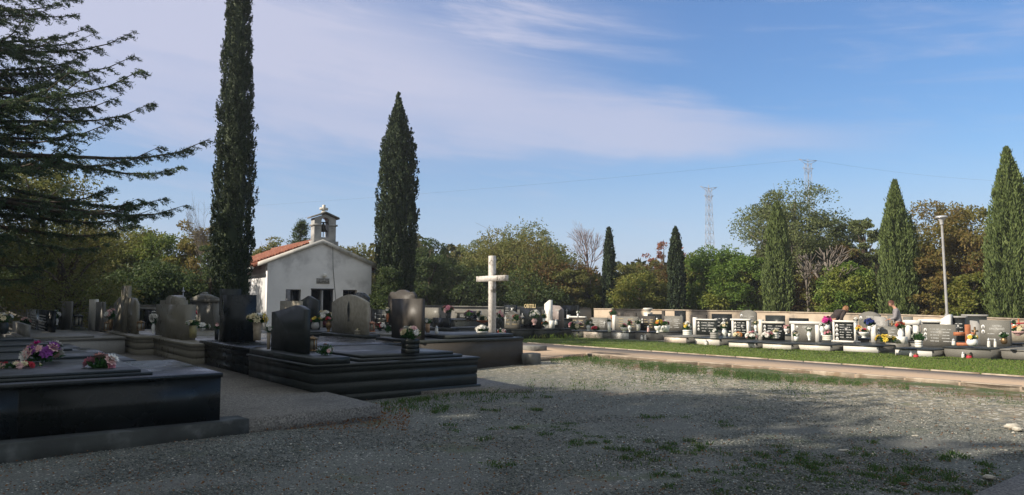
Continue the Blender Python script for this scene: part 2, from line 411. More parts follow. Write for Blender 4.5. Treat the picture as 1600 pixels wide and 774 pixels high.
for (u, v, r, c) in tuf:
    cx, cy = G(u, v); c = int(c*.30); k3 = max(2, c//26); cc = rng.normal(size=(k3, 2))*r*.45; q = cc[rng.integers(0, k3, c)]+rng.normal(size=(c, 2))*.035; Ps.append(np.column_stack([cx+q[:, 0], cy+q[:, 1], np.full(c, -.02)]))
P = np.concatenate(Ps); g.add(*blades(P, .045, .011, rng))
L_ = len(P); T3 = rng.normal(size=(L_, 3))*[1, 1, .35]; q_ = rng.uniform(0, 1, L_) < .6; g.add(*cards((P+np.column_stack([rng.normal(size=(L_, 2))*.05, rng.uniform(.01, .035, L_)]))[q_], T3[q_], .032, .014, rng))
# greener band beside the path and round the big tomb's plinth
def band(u0, v0, u1, v1, sv, c, h):
    t = rng.uniform(0, 1, c); keep = (np.sin(t*37+1)+np.sin(t*91+u0)+np.sin(t*13+v0)+rng.normal(size=c)*1.7) > .2; t = t[keep]
    u = u0+(u1-u0)*t; v = v0+(v1-v0)*t+rng.normal(size=len(t))*sv
    Q = np.array([(*G(a, b), -.015) for a, b in zip(u, v)]); g.add(*blades(Q, h, .014, rng))
band(860, 561, 1080, 575, 4.5, 8000, .028); band(1000, 571, 1240, 593, 3.6, 15000, .03); band(1150, 585, 1420, 603, 2.6, 10000, .03); band(900, 575, 1300, 612, 7, 3000, .025); band(860, 556, 940, 562, 3, 2500, .05)
band(600, 640, 850, 612, 4, 1500, .045); band(595, 632, 790, 608, 1.6, 1300, .07); band(1400, 606, 1600, 625, 5, 700, .03); band(820, 605, 1050, 590, 7, 1500, .04); band(1180, 728, 1480, 728, 12, 240, .03); band(880, 700, 1200, 760, 16, 260, .04)
tag(g.build('weeds', WEED), 'tufts of weeds and moss growing through the grey gravel', 'weeds', kind='stuff')

# loose stones
def stones(P, S, rng):
    n = len(P)
    O = np.array([(1, 0, 0), (-1, 0, 0), (0, 1, 0), (0, -1, 0), (0, 0, 1), (0, 0, -.6)], float)
    V = O[None]*(S[:, None, None]*rng.uniform(.6, 1.25, (n, 6, 1))); V[:, :, 2] *= .6
    a = rng.uniform(0, 6.28, n); c, s_ = np.cos(a)[:, None], np.sin(a)[:, None]
    X = V[:, :, 0]*c-V[:, :, 1]*s_; Y = V[:, :, 0]*s_+V[:, :, 1]*c
    V = np.stack([X, Y, V[:, :, 2]], -1)+P[:, None, :]
    Fo = np.array([(0, 2, 4), (2, 1, 4), (1, 3, 4), (3, 0, 4), (2, 0, 5), (1, 2, 5), (3, 1, 5), (0, 3, 5)])
    return V.reshape(-1, 3), (Fo[None]+6*np.arange(n)[:, None, None]).reshape(-1, 3)
def stonemat(name, cols):
    m, n, b = newmat(name); r = n.n('ShaderNodeValToRGB', i={0: n.n('ShaderNodeNewGeometry').outputs['Random Per Island']}); cr = r.color_ramp
    while len(cr.elements) < len(cols): cr.elements.new(.5)
    for i, (p, c) in enumerate(cols): cr.elements[i].position = p; cr.elements[i].color = (*c, 1)
    n.L.new(r.outputs[0], b.inputs['Base Color']); b.inputs['Roughness'].default_value = .85; return m
n = 70000; v = 598+176*rng.uniform(0, 1, n)**.9+4; u = rng.uniform(-40, 1640, n)
P = np.array([G(a, b) for a, b in zip(u, v)])
def inpoly(P, poly):
    x, y = P[:, 0], P[:, 1]; c = np.zeros(len(P), bool); m = len(poly)
    for i in range(m):
        x0, y0 = poly[i]; x1, y1 = poly[(i+1) % m]
        hit = ((y0 > y) != (y1 > y)) & (x < (x1-x0)*(y-y0)/(y1-y0+1e-12)+x0); c ^= hit
    return c
bad = inpoly(P, plat) | inpoly(P, path_poly)
P = P[~bad]; P += rng.normal(size=P.shape)*.02
_dl = math.hypot(PL1[0]-PL0[0], PL1[1]-PL0[1]); _n = ((PL1[1]-PL0[1])/_dl, -(PL1[0]-PL0[0])/_dl)
if _n[0]*PL0[0]+_n[1]*PL0[1] > 0: _n = (-_n[0], -_n[1])
_d = (P[:, 0]-PL0[0])*_n[0]+(P[:, 1]-PL0[1])*_n[1]; P = P[_d+rng.normal(size=len(P))*.9 > 3.6]
zg = .018*np.sin(P[:, 0]*1.3+P[:, 1]*.7)+.014*np.sin(P[:, 0]*.6-P[:, 1]*1.9)-.028
sz = rng.uniform(.006, .0155, len(P)); sz[rng.uniform(0, 1, len(P)) > .975] *= 2.0
g = Geo().add(*stones(np.column_stack([P, zg+.003]), sz, rng))
tag(g.build('gravel', stonemat('gravel chips', [(0, (.06, .07, .065)), (.45, (.12, .132, .122)), (.85, (.19, .205, .185)), (.96, (.30, .29, .25)), (1, (.60, .56, .48))])), 'loose grey gravel chips strewn over the yard', 'gravel', kind='stuff')
rocks = [(1318, 704, .07, 'flat whitish stone lying in the gravel among weeds at mid right'), (1582, 667, .16, 'pale limestone lump at the right edge of the sunlit gravel'), (1545, 746, .09, 'flat pale stone beside the tarmac corner at lower right'),
         (1430, 681, .05, 'small white stone alone on shaded gravel right of centre'), (1592, 671, .11, 'smaller pale rock beside the limestone lump at the right edge'), (720, 708, .025, None), (1413, 757, .06, 'dark reddish clod of earth in the lower right weeds')]
RK = mat('pale limestone', (.55, .51, .44), (.38, .35, .29), 9, .9, bump=.5)
for (u, v, s_, lb) in rocks:
    if not lb: continue
    g = Geo(); V, F = [], []
    import bmesh
    bm = bmesh.new(); bmesh.ops.create_icosphere(bm, subdivisions=3, radius=1); s_ *= .45
    rs = random.Random(int(u)); ph = [rs.uniform(0, 6) for _ in range(6)]
    for w in bm.verts:
        c = w.co; k = 1+.22*math.sin(3*c.x+ph[0])+.18*math.sin(4*c.y+ph[1]+c.x*2)+.08*math.sin(9*c.z+ph[2]+5*c.x)
        w.co = (c.x*k*s_*1.5, c.y*k*s_, c.z*k*s_*.45)
    me = bpy.data.meshes.new('rock'); bm.to_mesh(me); bm.free(); me.materials.append(RK if 'clod' not in lb else mat('red earth', (.13, .06, .035), (.08, .04, .025), 9, .95, bump=.5))
    o = bpy.data.objects.new('rock', me); COL.objects.link(o); x, y = G(u, v); o.location = (x, y, .0); tag(o, lb, 'rock')
# fallen dry leaves near the terrace corner
c = 900; q = np.array([(*G(a, b), .005) for a, b in zip(rng.uniform(380, 640, c), 668-(rng.uniform(0, 1, c)*30)+rng.normal(size=c)*4)])
q[:, 2] = np.maximum(0, q[:, 2]); q = q[~inpoly(q, plat)]
tag(Geo().add(*cards(q, rng.normal(size=(len(q), 3))*[1, 1, .3], .04, .025, rng)).build('fallen_leaves', leafmat('dry leaves', [(.2, .09, .04), (.3, .16, .07), (.16, .07, .04)])), 'brown fallen leaves gathered along the terrace edge', 'leaves', kind='stuff')

c = 2600; q = np.array([(*G(a_, b_), .0) for a_, b_ in zip(rng.uniform(0, 1600, c), 600+174*rng.uniform(0, 1, c)**.8)]); q = q[~(inpoly(q, plat) | inpoly(q, path_poly))]
tag(Geo().add(*cards(q, rng.normal(size=(len(q), 3))*[1, 1, .3], .028, .016, rng)).build('fallen_leaves', MATS['dry leaves']), 'thin scatter of small dry leaves over the gravel yard', 'leaves', kind='stuff')
# ---------------------------------------------------------------- graves
def outline(kind, w, h):
    """closed x,z outline of a headstone, width w, height h"""
    def arc(x0, z0, x1, z1, bulge, n=10):
        return [(x0+(x1-x0)*i/n, z0+(z1-z0)*i/n+bulge*math.sin(math.pi*i/n)) for i in range(n+1)]
    if kind == 'flat': top = [(0, h), (w, h)]
    elif kind == 'arch': top = arc(0, h*.86, w, h*.86, h*.14)
    elif kind == 'peak': top = [(0, h*.84), (w*.5, h), (w, h*.84)]
    elif kind == 'shoulder': top = [(0, h*.82), (w*.12, h*.84)]+arc(w*.18, h*.86, w*.82, h*.86, h*.14)+[(w*.88, h*.84), (w, h*.82)]
    elif kind == 'wave': top = arc(0, h*.80, w*.5, h*.985, h*.03)+arc(w*.5, h*.985, w, h*.80, h*.03)[1:]
    elif kind == 'sweep': top = [(0, h*.84)]+arc(w*.1, h*.855, w*.72, h, -h*.01)+arc(w*.72, h, w, h*.9, h*.025)[1:]
    elif kind == 'slantR': top = [(0, h), (w*.7, h*.97), (w, h*.80)]
    elif kind == 'slantL': top = [(0, h*.80), (w*.75, h*.985), (w, h)]
    elif kind == 'lobes': top = arc(0, h*.86, w*.25, h*.93, h*.06)+arc(w*.25, h*.93, w*.8, h*.93, h*.07)[1:]+arc(w*.8, h*.93, w, h*.86, h*.05)[1:]
    elif kind == 'notch': top = [(0, h*.9), (w*.3, h*.9), (w*.36, h), (w*.64, h), (w*.7, h*.9), (w, h*.9)]
    return [(0, 0)]+top+[(w, 0)]
def inscribe(hs, x0, x1, zt, zb, y, lines, m, rr, head=None, idx=0):
    g = Geo(); n = lines
    if head:
        sz = min((x1-x0)/max(len(t) for t in head)*1.25, (zt-zb)*.22)
        for i, t in enumerate(head): text_mesh('lettering', t, sz, m, hs, ((x0+x1)/2, y-.004, zt-sz*(1+1.25*i)))
        zt -= sz*1.25*len(head)+.02
    if n <= 0: return
    lh = (zt-zb)/n; hh = min(.034, lh*.42)
    for i in range(n):
        z = zt-lh*(i+.7); x = x0+rr.uniform(0, .06)*(x1-x0)
        segs = [(0, rr.uniform(.26, .42)), (rr.uniform(.5, .6), rr.uniform(.82, 1))]
        for a, b_ in segs:
            xx = x0+a*(x1-x0); xe = x0+b_*(x1-x0)
            while xx < xe:
                cw = hh*rr.uniform(.45, .8)
                if rr.random() > .12: g.box(xx, xx+cw*.78, y-.005, y, z, z+hh*rr.uniform(.85, 1))
                xx += cw
    g.build('lettering', m, hs)
def portrait(hs, x, z, y, r=.055):
    g = Geo(); pts = [(x+r*.75*math.cos(t*math.pi/8), z+r*math.sin(t*math.pi/8)) for t in range(16)]
    g.prism_xz(pts, y-.014, y, 0)
    rs = random.Random(int(x*1000)); 
    g.prism_xz([(x+r*.34*math.cos(t*math.pi/5), z+r*.1+r*.36*math.sin(t*math.pi/5)) for t in range(10)], y-.017, y-.014, 1)
    g.prism_xz([(x-r*.45, z-r*.7), (x+r*.45, z-r*.7), (x+r*.3, z-r*.2), (x-r*.3, z-r*.2)], y-.0165, y-.014, 1)
    g.build('portrait', [PORC, mat('portrait greys', (.25, .24, .23), (.12, .11, .11), 40, .4)], hs)
GR = {}
def grave(key, label, u0, v0, u1, vt, L=2.1, front=None, body=GRY, slab=BLKM, hs=(), steps=0, Y0=None, z0=0.0, lid=False, group=None, s=None, over=.03, hmin=None, O=None, W=None):
    rr = random.Random(hash_(key))
    if O is not None: pass
    elif s is not None: O = rowpt(u0, s); v0 = None
    elif Y0 is not None: O = (XU(u0, Y0, .3), Y0)
    else: O = G(u0, v0, z0)
    F = Frame(O[0], O[1], TH)
    h = (F.hz(0, 0, vt)-z0) if vt else .3
    if hmin: h = hmin
    if group and 'front row' in group: h += .03
    if W is None: W = max(.5, F.sx(u1, 0, z0+h*.5))
    root = thing('grave', label, 'grave', (O[0], O[1], z0), TH, group)
    st = .038 if h < .6 else .07
    if steps == 0:
        if front:
            Geo().box(.0, W, 0, .03, 0, h-st, c=.004).build('front_panel', front, root)
            Geo().box(.012, W-.012, .03, L, -.02, h-st).build('base', body, root)
        else: Geo().box(.0, W, 0, L, -.02, h-st, c=.004).build('base', body, root)
        if lid:   # two stepped layers
            Geo().box(-over, W+over, -over, L+.01, h-st, h, c=.008).build('slab', slab, root)
            Geo().box(.1, W-.1, .12, L-.75, h, h+.05, c=.01).build('lid', slab, root)
        else: Geo().box(-over, W+over, -over, L+.01, h-st, h, c=.008).build('slab', slab, root)
    else:         # moulded pedestal of stacked courses
        g = Geo(); hh = [0, .15, .50, .53, .80, .83, 1.0]; of = [.05, 0, -.008, .003, 0, .010]
        for i in range(6): g.box(-of[i], W+of[i], -of[i], L+of[i], (h-st)*hh[i]-(.03 if i == 0 else 0), (h-st)*hh[i+1], c=.006)
        g.build('base', body, root)
        Geo().box(-.045, W+.045, -.045, L+.045, h-st, h, c=.012).build('slab', slab, root)
        if lid:
            Geo().box(.18, W-.16, .85, L-.22, h, h+.05, c=.012).box(.28, W-.26, .95, L-.36, h+.05, h+.10, c=.012).build('lid', slab, root)
            Geo().box(.02, W-.02, .0, .62, h, h+.11, c=.012).build('plinth', body, root)
    info = dict(F=F, h=h+z0, W=W, L=L, root=root); GR[key] = info
    for H in hs:
        y = H.get('y', L-.35); th = H.get('th', .09); zb = h+H.get('zb', 0); zm = zb+.4
        x0 = F.sx(H['u0'], y, z0+zm); x1 = F.sx(H['u1'], y, z0+zm); ht = F.hz((x0+x1)/2, y, H['vt'])-z0-zb
        w = x1-x0; kd = H.get('k', 'flat'); m = H.get('m', GRY)
        base_x, base_z = x0, zb
        if kd in ('portal', 'frame', 'pillarL', 'pillars'):
            pw = H.get('pw', w*.11); pm = H.get('pm', WMB); lt = H.get('lt', .07)
            zt = zb+ht
            g = Geo()
            if kd == 'portal':
                g.box(x0, x0+pw, y, y+th+.06, zb, zt-lt, c=.004).box(x1-pw, x1, y, y+th+.06, zb, zt-lt, c=.004)
                g.box(x0-.05, x1+.05, y-.02, y+th+.08, zt-lt, zt, c=.004)
                px0, px1, pz1 = x0+pw, x1-pw, zt-lt
            elif kd == 'frame':
                g.box(x0, x0+pw, y, y+th+.04, zb+.05, zt-pw).box(x1-pw, x1, y, y+th+.04, zb+.05, zt-pw)
                g.box(x0, x1, y, y+th+.042, zt-pw, zt).box(x0-.05, x1+.05, y-.03, y+th+.12, zb, zb+.05)
                px0, px1, pz1 = x0+pw, x1-pw, zt-pw
            else:
                g.box(x0, x0+pw, y-.02, y+th+.04, zb, zt, c=.004)
                if H.get('lt', .05) > 0: g.box(x0+pw, x1, y-.015, y+th+.03, zt-lt-.08*ht, zt-.08*ht, c=.003)
                px0, px1, pz1 = x0+pw, x1, zt-.08*ht-(lt if H.get('lt', .05) > 0 else 0)
            ho = Geo().prism_xz([(px0, zb+.0), (px0, pz1), (px1, pz1), (px1, zb)], y+.03, y+th).build('headstone', m, root)
            g.build('surround', pm, ho)
            ix0, ix1, izt, izb, iy = px0, px1, pz1, zb, y+.03
        else:
            pts = [(x0+a, zb+b_) for a, b_ in outline(kd, w, ht)]
            if H.get('lean'): pts = [(a+(b_-zb)*H['lean'], b_) for a, b_ in pts]
            ho = Geo().prism_xz(pts, y, y+th).build('headstone', m, root)
            ix0, ix1, izt, izb, iy = x0, x1, zb+ht*.9, zb, y
        hgt = izt-izb; ww = ix1-ix0
        if H.get('cap'):
            Geo().box(x0-.04, x1+.04, y-.03, y+th+.03, zb+ht+.001, zb+ht+.06, c=.006).build('cap', H.get('capm', m), ho)
        np_ = H.get('por', 0)
        for i in range(np_): portrait(ho, ix0+ww*.12, izt-hgt*(.2+.22*i), iy, min(.075, hgt*.1))
        if H.get('txt') or H.get('lines'):
            inscribe(ho, ix0+ww*(.26 if np_ else .14), ix1-ww*.1, izt-hgt*.07, izb+hgt*.18, iy, H.get('lines', 0), H.get('tm', SILV), rr, H.get('txt'))
        if H.get('cross'):
            cx = ix0+ww*H['cross']; ch = hgt*.62; g = Geo(); cz = izb+hgt*.2; t = max(.018, ch*.05)
            g.box(cx-t, cx+t, iy-.03, iy-.001, cz, cz+ch).box(cx-ch*.22, cx+ch*.22, iy-.028, iy-.001, cz+ch*.66, cz+ch*.66+2*t)
            g.build('cross', H.get('cm', BRZ), ho)
    return info
def hash_(s): return sum((i+1)*ord(c) for i, c in enumerate(str(s)))

# --- flowers, vases, lanterns
def rosette(c, r, d, rr, mi, g):
    d = np.array(d, float); d /= np.linalg.norm(d); a = np.cross(d, (0.3, .2, 1)); a /= np.linalg.norm(a); b_ = np.cross(d, a); c = np.array(c)
    V = []; F = []
    for ring, (np_, rad, lift) in enumerate(((8, 1.0, .15), (7, .72, .42), (4, .38, .6))):
        o = rr.uniform(0, 6)
        for i in range(np_):
            t = o+2*math.pi*i/np_; e = math.cos(t)*a+math.sin(t)*b_; q = -math.sin(t)*a+math.cos(t)*b_
            k = len(V); V += [c, c+r*(e*rad*.6+q*.3*rad+d*lift*.7), c+r*(e*rad+d*lift), c+r*(e*rad*.6-q*.3*rad+d*lift*.7)]; F.append((k, k+1, k+2, k+3))
    g.add(V, F, mi)
def flowers(label, cat, u, v, z=None, Y=None, pot='vase', ph=12, pw=8, fw=20, fh=14, cols=('white',), n=12, br=None, pm=None, group='flower arrangements on the graves', leaf=1.0, name='flower_arrangement', gravekey=None):
    """u,v: pixel of the pot's foot; sizes in photo pixels"""
    if gravekey: z = GR[gravekey]['h']+.002
    if Y is not None: x, y = XU(u, Y, .5), Y; z = HZ(v, Y)
    else: x, y = G(u, v, z)
    s = math.hypot(y*cp, 0)/f
    rr = random.Random(hash_(label)); rng = np.random.default_rng(hash_(label))
    root = thing(name, label, cat, (x, y, z), rr.uniform(0, 6), group)
    H, W2 = ph*s, pw*s/2; pm = pm or PORC
    if pot == 'vase': Geo().lathe([(W2*.62, 0), (W2*.6, H*.06), (W2*.4, H*.12), (W2*.75, H*.4), (W2, H*.62), (W2*.8, H*.82), (W2*.55, H*.92), (W2*.85, H), (W2*.7, H), (W2*.5, H*.9)], 14).build('vase', pm, root, smooth=True)
    elif pot == 'bowl': Geo().lathe([(W2*.5, 0), (W2*.48, H*.1), (W2*.25, H*.25), (W2*.75, H*.45), (W2, H*.85), (W2, H), (W2*.9, H), (W2*.8, H*.8)], 16).build('bowl', pm, root, smooth=True)
    elif pot == 'round': Geo().lathe([(W2*.55, 0), (W2*.9, H*.25), (W2, H*.55), (W2*.85, H*.85), (W2*.7, H), (W2*.6, H)], 16).build('pot', pm, root, smooth=True)
    elif pot == 'cyl': Geo().lathe([(W2*.8, 0), (W2*.88, H*.5), (W2, H), (W2*.9, H), (W2*.85, H*.9)], 14).build('vase', pm, root, smooth=True)
    elif pot == 'box':
        g = Geo(); g.box(-W2, W2, -W2*.8, W2*.8, 0, H*.32, c=.004).box(-W2*.96, W2*.96, -W2*.76, W2*.76, H*.33, H*.64, c=.004).box(-W2, W2, -W2*.8, W2*.8, H*.65, H, c=.004)
        g.build('planter', pm, root); root.rotation_euler[2] = TH
    elif pot == 'trough':
        Geo().prism_xz([(-W2*.85, 0), (-W2, H), (W2, H), (W2*.85, 0)], -W2*.4, W2*.4).build('planter', pm, root); root.rotation_euler[2] = -.35
    g = Geo(); gl = Geo(); a, c = fw*s/2, fh*s/2; cz = H+c*.8
    ry = a*(.8 if pot != 'none' else .6); br = br*s if br else max(a, c)*1.0/math.sqrt(n)*1.25
    for i in range(n):
        th = rr.uniform(0, 2*math.pi); ph_ = math.asin(rr.uniform(-.25, 1)); k = rr.uniform(.72, 1.0)
        d = np.array([math.cos(th)*math.cos(ph_), math.sin(th)*math.cos(ph_), math.sin(ph_)])
        p = (a*k*d[0], ry*k*d[1], cz+c*k*d[2])
        rosette(p, br*rr.uniform(.8, 1.15), d+np.array([0, 0, .3]), rr, rr.randrange(len(cols)), g)
    g.build('blossoms', [PET[c_] for c_ in cols], root)
    m = int(40*leaf*(1+n/12))
    P = rng.normal(size=(m, 3)); P /= np.linalg.norm(P, axis=1, keepdims=True); P *= rng.uniform(.2, 1.05, (m, 1)); P[:, 2] = P[:, 2]*.8-.15
    P = P*[a, ry, c]+[0, 0, cz]; P[:, 2] = np.maximum(P[:, 2], H*.9 if pot != 'none' else .01)
    gl.add(*cards(P, P-[0, 0, cz-c]+rng.normal(size=(m, 3))*.03, br*1.5, br*.55, rng))
    st = [(0, 0, H*.7 if pot != 'none' else .0), (0, 0, cz)]; gl.tube(st, .006, 4)
    gl.build('leaves', FLEAF, root)
    return root
def lantern(label, u, v, z=None, Y=None, h=12, w=6, pm=None, kind='lantern', gravekey=None, light='white'):
    if gravekey: z = GR[gravekey]['h']+.002
    if Y is not None: x, y = XU(u, Y, .5), Y; z = HZ(v, Y)
    else: x, y = G(u, v, z)
    s = y*cp/f; H, r = h*s, w*s/2; pm = pm or BRZ
    root = thing('grave_lantern' if kind == 'lantern' else 'votive_candle', label, 'lantern' if kind == 'lantern' else 'candle', (x, y, z), .4, 'lanterns and candles on the graves')
    if kind == 'lantern':
        Geo().lathe([(r, 0), (r*1.05, H*.06), (r*.8, H*.12)], 8).build('foot', pm, root)
        g = Geo()
        for k in range(4):
            a = math.pi/2*k+.3; cx, cy = r*.82*math.cos(a), r*.82*math.sin(a)
            g.tube([(cx, cy, H*.1), (cx, cy, H*.78)], r*.17, 5)
        g.build('frame', pm, root)
        Geo().lathe([(r*.72, H*.11), (r*.72, H*.77)], 10).build('glass', WGLS, root, smooth=True)
        Geo().lathe([(r*1.05, H*.77), (r*1.1, H*.82), (r*.6, H*.93), (r*.2, H*.95), (r*.2, H), (r*.05, H*1.01)], 10).build('cap', pm, root)
    else:
        Geo().lathe([(r*.8, 0), (r, H*.1), (r*.9, H*.45), (r*.7, H*.7)], 10).build('cup', PET[light] if light in PET else PORC, root, smooth=True)
        Geo().lathe([(r*.85, H*.70), (r*.85, H*.76), (r*.4, H*.92), (r*.1, H)], 10).build('cap', BRZ if light == 'red' else STEEL, root)
    return root

FR = 'family graves in the sunlit front row'
g_ = grave
g_('R0', 'low dark grave ending the sunlit front row at the wall corner, white pillared stone', 848, 525.5, 875, 517.5, 2.2, body=GRY, hs=[dict(k='pillarL', u0=886, u1=914, vt=492.5, pm=WMB, m=BRN, pw=.12, lt=.07, lines=3, tm=GOLD)], group=FR)
g_('R1', 'grave with pinkish veined front and plain grey stone with a narrow upright cross', 876, 526.5, 901.5, 517, 2.2, front=PMB, hs=[dict(k='flat', u0=923, u1=948, vt=496.5, m=GRY, lines=5, cross=.88, cm=SILV)], group=FR)
g_('R2', 'pink fronted grave, a tall white pillar rising at the left of its grey stone', 912, 528, 940.3, 517.7, 2.2, front=PMB, hs=[dict(k='pillarL', u0=957, u1=996, vt=493, m=GRY, pw=.16, lt=0, lines=4, tm=GOLD)], group=FR)
g_('R3', 'grave with plain bright white front and brownish stone with one oval portrait pair', 951.6, 528.8, 981.7, 518.5, 2.2, front=WMB, hs=[dict(k='flat', u0=1001, u1=1023, vt=494, m=BRN, lines=4, por=2, tm=GOLD)], group=FR)
g_('R4', 'all grey granite grave without a white front, broad grey stone behind bowls of flowers', 993, 530.8, 1025, 519, 2.2, body=GRY, slab=BLKM, hs=[dict(k='flat', u0=1038, u1=1066, vt=494, m=GRY, lines=5, tm=SILV)], group=FR)
g_('R5', 'grave with rough pinkish front, white pillar left of a dark stone with three portraits', 1037.7, 535, 1072, 526, 2.2, front=PMB, slab=GRY, hs=[dict(k='pillarL', u0=1083, u1=1119, vt=496.5, m=BLKM, pw=.14, lt=.05, lines=4, por=3)], group=FR)
g_('R6', 'grave with pale front, black stone framed by a white gateway with four portraits', 1086, 538.8, 1124, 528.5, 2.2, front=CREAM, hs=[dict(k='portal', u0=1143, u1=1169.5, vt=498.5, m=BLK, lt=.06, lines=5, por=4)], group=FR)
g_('R7', 'grave with cream front, black stone under a white lintel beside a cross pillar', 1139, 542.5, 1180, 534.5, 2.2, front=CREAM, hs=[dict(k='pillarL', u0=1185, u1=1224, vt=500, m=BLK, pw=.15, pm=CREAM, lt=.075, lines=5, por=3, )], group=FR)
g_('R8', 'grave with bright cream front and wide white gateway round a plain grey panel', 1192, 545, 1236, 536.5, 2.2, front=CREAM, hs=[dict(k='portal', u0=1236, u1=1279, vt=502.5, m=GRY, lt=.10, pw=.13, lines=0, txt=['OBITELJ'], por=1)], group=FR)
g_('R9', 'grave with white front, black panel in a white frame with a column of four portraits', 1247.6, 547, 1297, 537.8, 2.2, front=CREAM, slab=BLKM, hs=[dict(k='frame', u0=1301, u1=1337, vt=501, m=BLK, pw=.06, lines=6, por=4)], group=FR)
g_('R10', 'large grave with white veined front, grey stone with a white left pillar and two portraits', 1318, 549.3, 1372, 539.5, 2.2, front=WMB, slab=BLKM, hs=[dict(k='pillarL', u0=1361, u1=1404, vt=508, m=GRY, pw=.16, lt=0, lines=4, por=2)], group=FR)
g_('R11', 'grave with white front and a broad low greenish grey slab stone with three portraits', 1399, 556, 1456, 545.2, 2.2, front=WMB, hs=[dict(k='flat', u0=1440, u1=1493, vt=507, m=GRY, lines=5, por=3)], group=FR)
g_('R12', 'all grey grave with a bronze cross on the pale panel beside its stone', 1476, 558, 1546, 543.5, 2.2, body=GRY, slab=BLKM, hs=[dict(k='flat', u0=1531, u1=1578, vt=500.5, m=GRY, por=2, txt=['OBITELJ', 'DEKANOVIĆ'], lines=2, th=.12), dict(k='slantR', u0=1516, u1=1531, vt=501, m=LGR, cross=.5, th=.10)], group=FR)
g_('R13', 'grey grave cut off by the right edge of the picture', 1565, 561, 1640, 547, 2.2, body=GRY, slab=GRY, hs=[dict(k='flat', u0=1618, u1=1660, vt=503, m=GRY, lines=3)], group=FR)
BR = 'graves in the second row near the cemetery wall'
def back(key, label, u0, u1, vt, s=4.8, **kw):
    d = dict(k='flat', u0=u0, u1=u1, vt=vt, y=1.7); d.update(kw); L = d.pop('L', 1.95); fr = d.pop('front', None)
    a = d.pop('extra', [])
    hh = d.pop('bh', .34)
    return g_(key, label, u0-30, 0, u1-24, None, L, front=fr, s=s-1.7, hs=[d]+a, group=BR, hmin=hh)
back('B0', 'low back row grave with a thin black framed stone and small pale figure', 975, 993, 489, m=BRN, s=4.6)
back('B1', 'dark stone in the back row with a pale upright right post, behind the flower bowls', 1012, 1034, 491, m=BLK, pm=LGR, s=4.8, extra=[dict(k='flat', u0=1034, u1=1037.5, vt=486, m=BRN, y=1.7)])
back('B2', 'small black back row stone with bright lettering above the broad grey stone', 1054, 1070, 485.5, m=BLK, lines=2, tm=SILV, s=5.2)
back('B3', 'low brownish back row stone with pale inscription, left of the black lettered one', 1079, 1103, 492, m=BRN, lines=2, s=5.0)
back('B4', 'black back row stone with white lettering on two lines', 1112, 1142, 490.8, m=BLK, lines=3, tm=SILV, s=5.0)
back('B5', 'greenish back row stone with rounded top and a single portrait', 1156, 1181, 484.5, k='arch', m=GRY, por=1, lines=3, s=4.6, L=2.2)
back('B6', 'dark low back row stone behind the white lintel beside the cross pillar', 1196, 1225, 493, m=BLKM, lines=2, s=4.2)
back('B7', 'low dark back row stone behind the wide white gateway', 1233, 1262, 497.5, m=BLK, s=4.4)
back('B8', 'large dark grey arched stone with white heading and one portrait, behind blue flowers', 1342, 1374, 487, k='arch', m=GRY, th=.14, por=1, lines=1, txt=['OBITELJ', 'MARIĆ'], tm=SILV, s=4.4, L=2.3)
back('B9', 'grey stone with rounded shoulder and pale rim right of the large arched stone', 1366, 1387, 494.5, k='slantR', m=LGR, th=.1, lines=4, s=3.6)
back('B10', 'grey stone with upright slots beside the woman in grey', 1387, 1401, 493, m=GRY, cross=.5, s=5.4)
back('B11', 'low grey stone right of the woman in grey, close to the wall', 1411, 1425, 495, m=GRY, s=6.0)
back('B12', 'white gateway stone with a dark portrait opening in its middle', 1414, 1434, 500.5, k='portal', m=BLK, pw=.16, lt=.16, s=2.6, por=1)
back('B13', 'long low white monument with black bands behind the greenish slab stone', 1438, 1472, 499.5, k='portal', m=BLK, lt=.10, pw=.06, s=3.0, lines=2)
back('B14', 'black stone with white lettering under a pale lintel behind the terracotta cross', 1484, 1508, 497, m=BLK, txt=None, lines=4, por=1, tm=SILV, s=2.9, cap=True, capm=LGR)
back('B15', 'dark green stone under a pale lintel left of the bronze cross panel', 1505, 1541, 494.5, m=BLKM, s=4.4, cap=True, capm=LGR)
back('B16', 'sandy back row grave near the right picture edge with white slab edge', 1578, 1612, 512, m=SND, s=4.0, front=WMB)
# rough white stone block and stone bust pedestal
def rough(name, label, cat, u0, u1, vt, s, m, shear=0):
    O = rowpt(u0, s); F = Frame(*O, TH); w = F.sx(u1, 0, .6); h = F.hz(w/2, 0, vt)
    r = thing(name, label, cat, (*O, 0), TH)
    Geo().box(-.05, w+.05, -.05, .45, 0, .3, c=.01).build('base', GRY, r)
    Geo().prism_xz([(0, .3), (w*.04, h*.86), (w*.45, h*.93), (w*.97, h), (w, .3)], .05, .3).build('headstone', m, r)
    return r
rough('headstone', 'rough bright white block with slanting top beside the lamp post', 'gravestone', 1470, 1483.5, 491.5, 2.6, WMB)

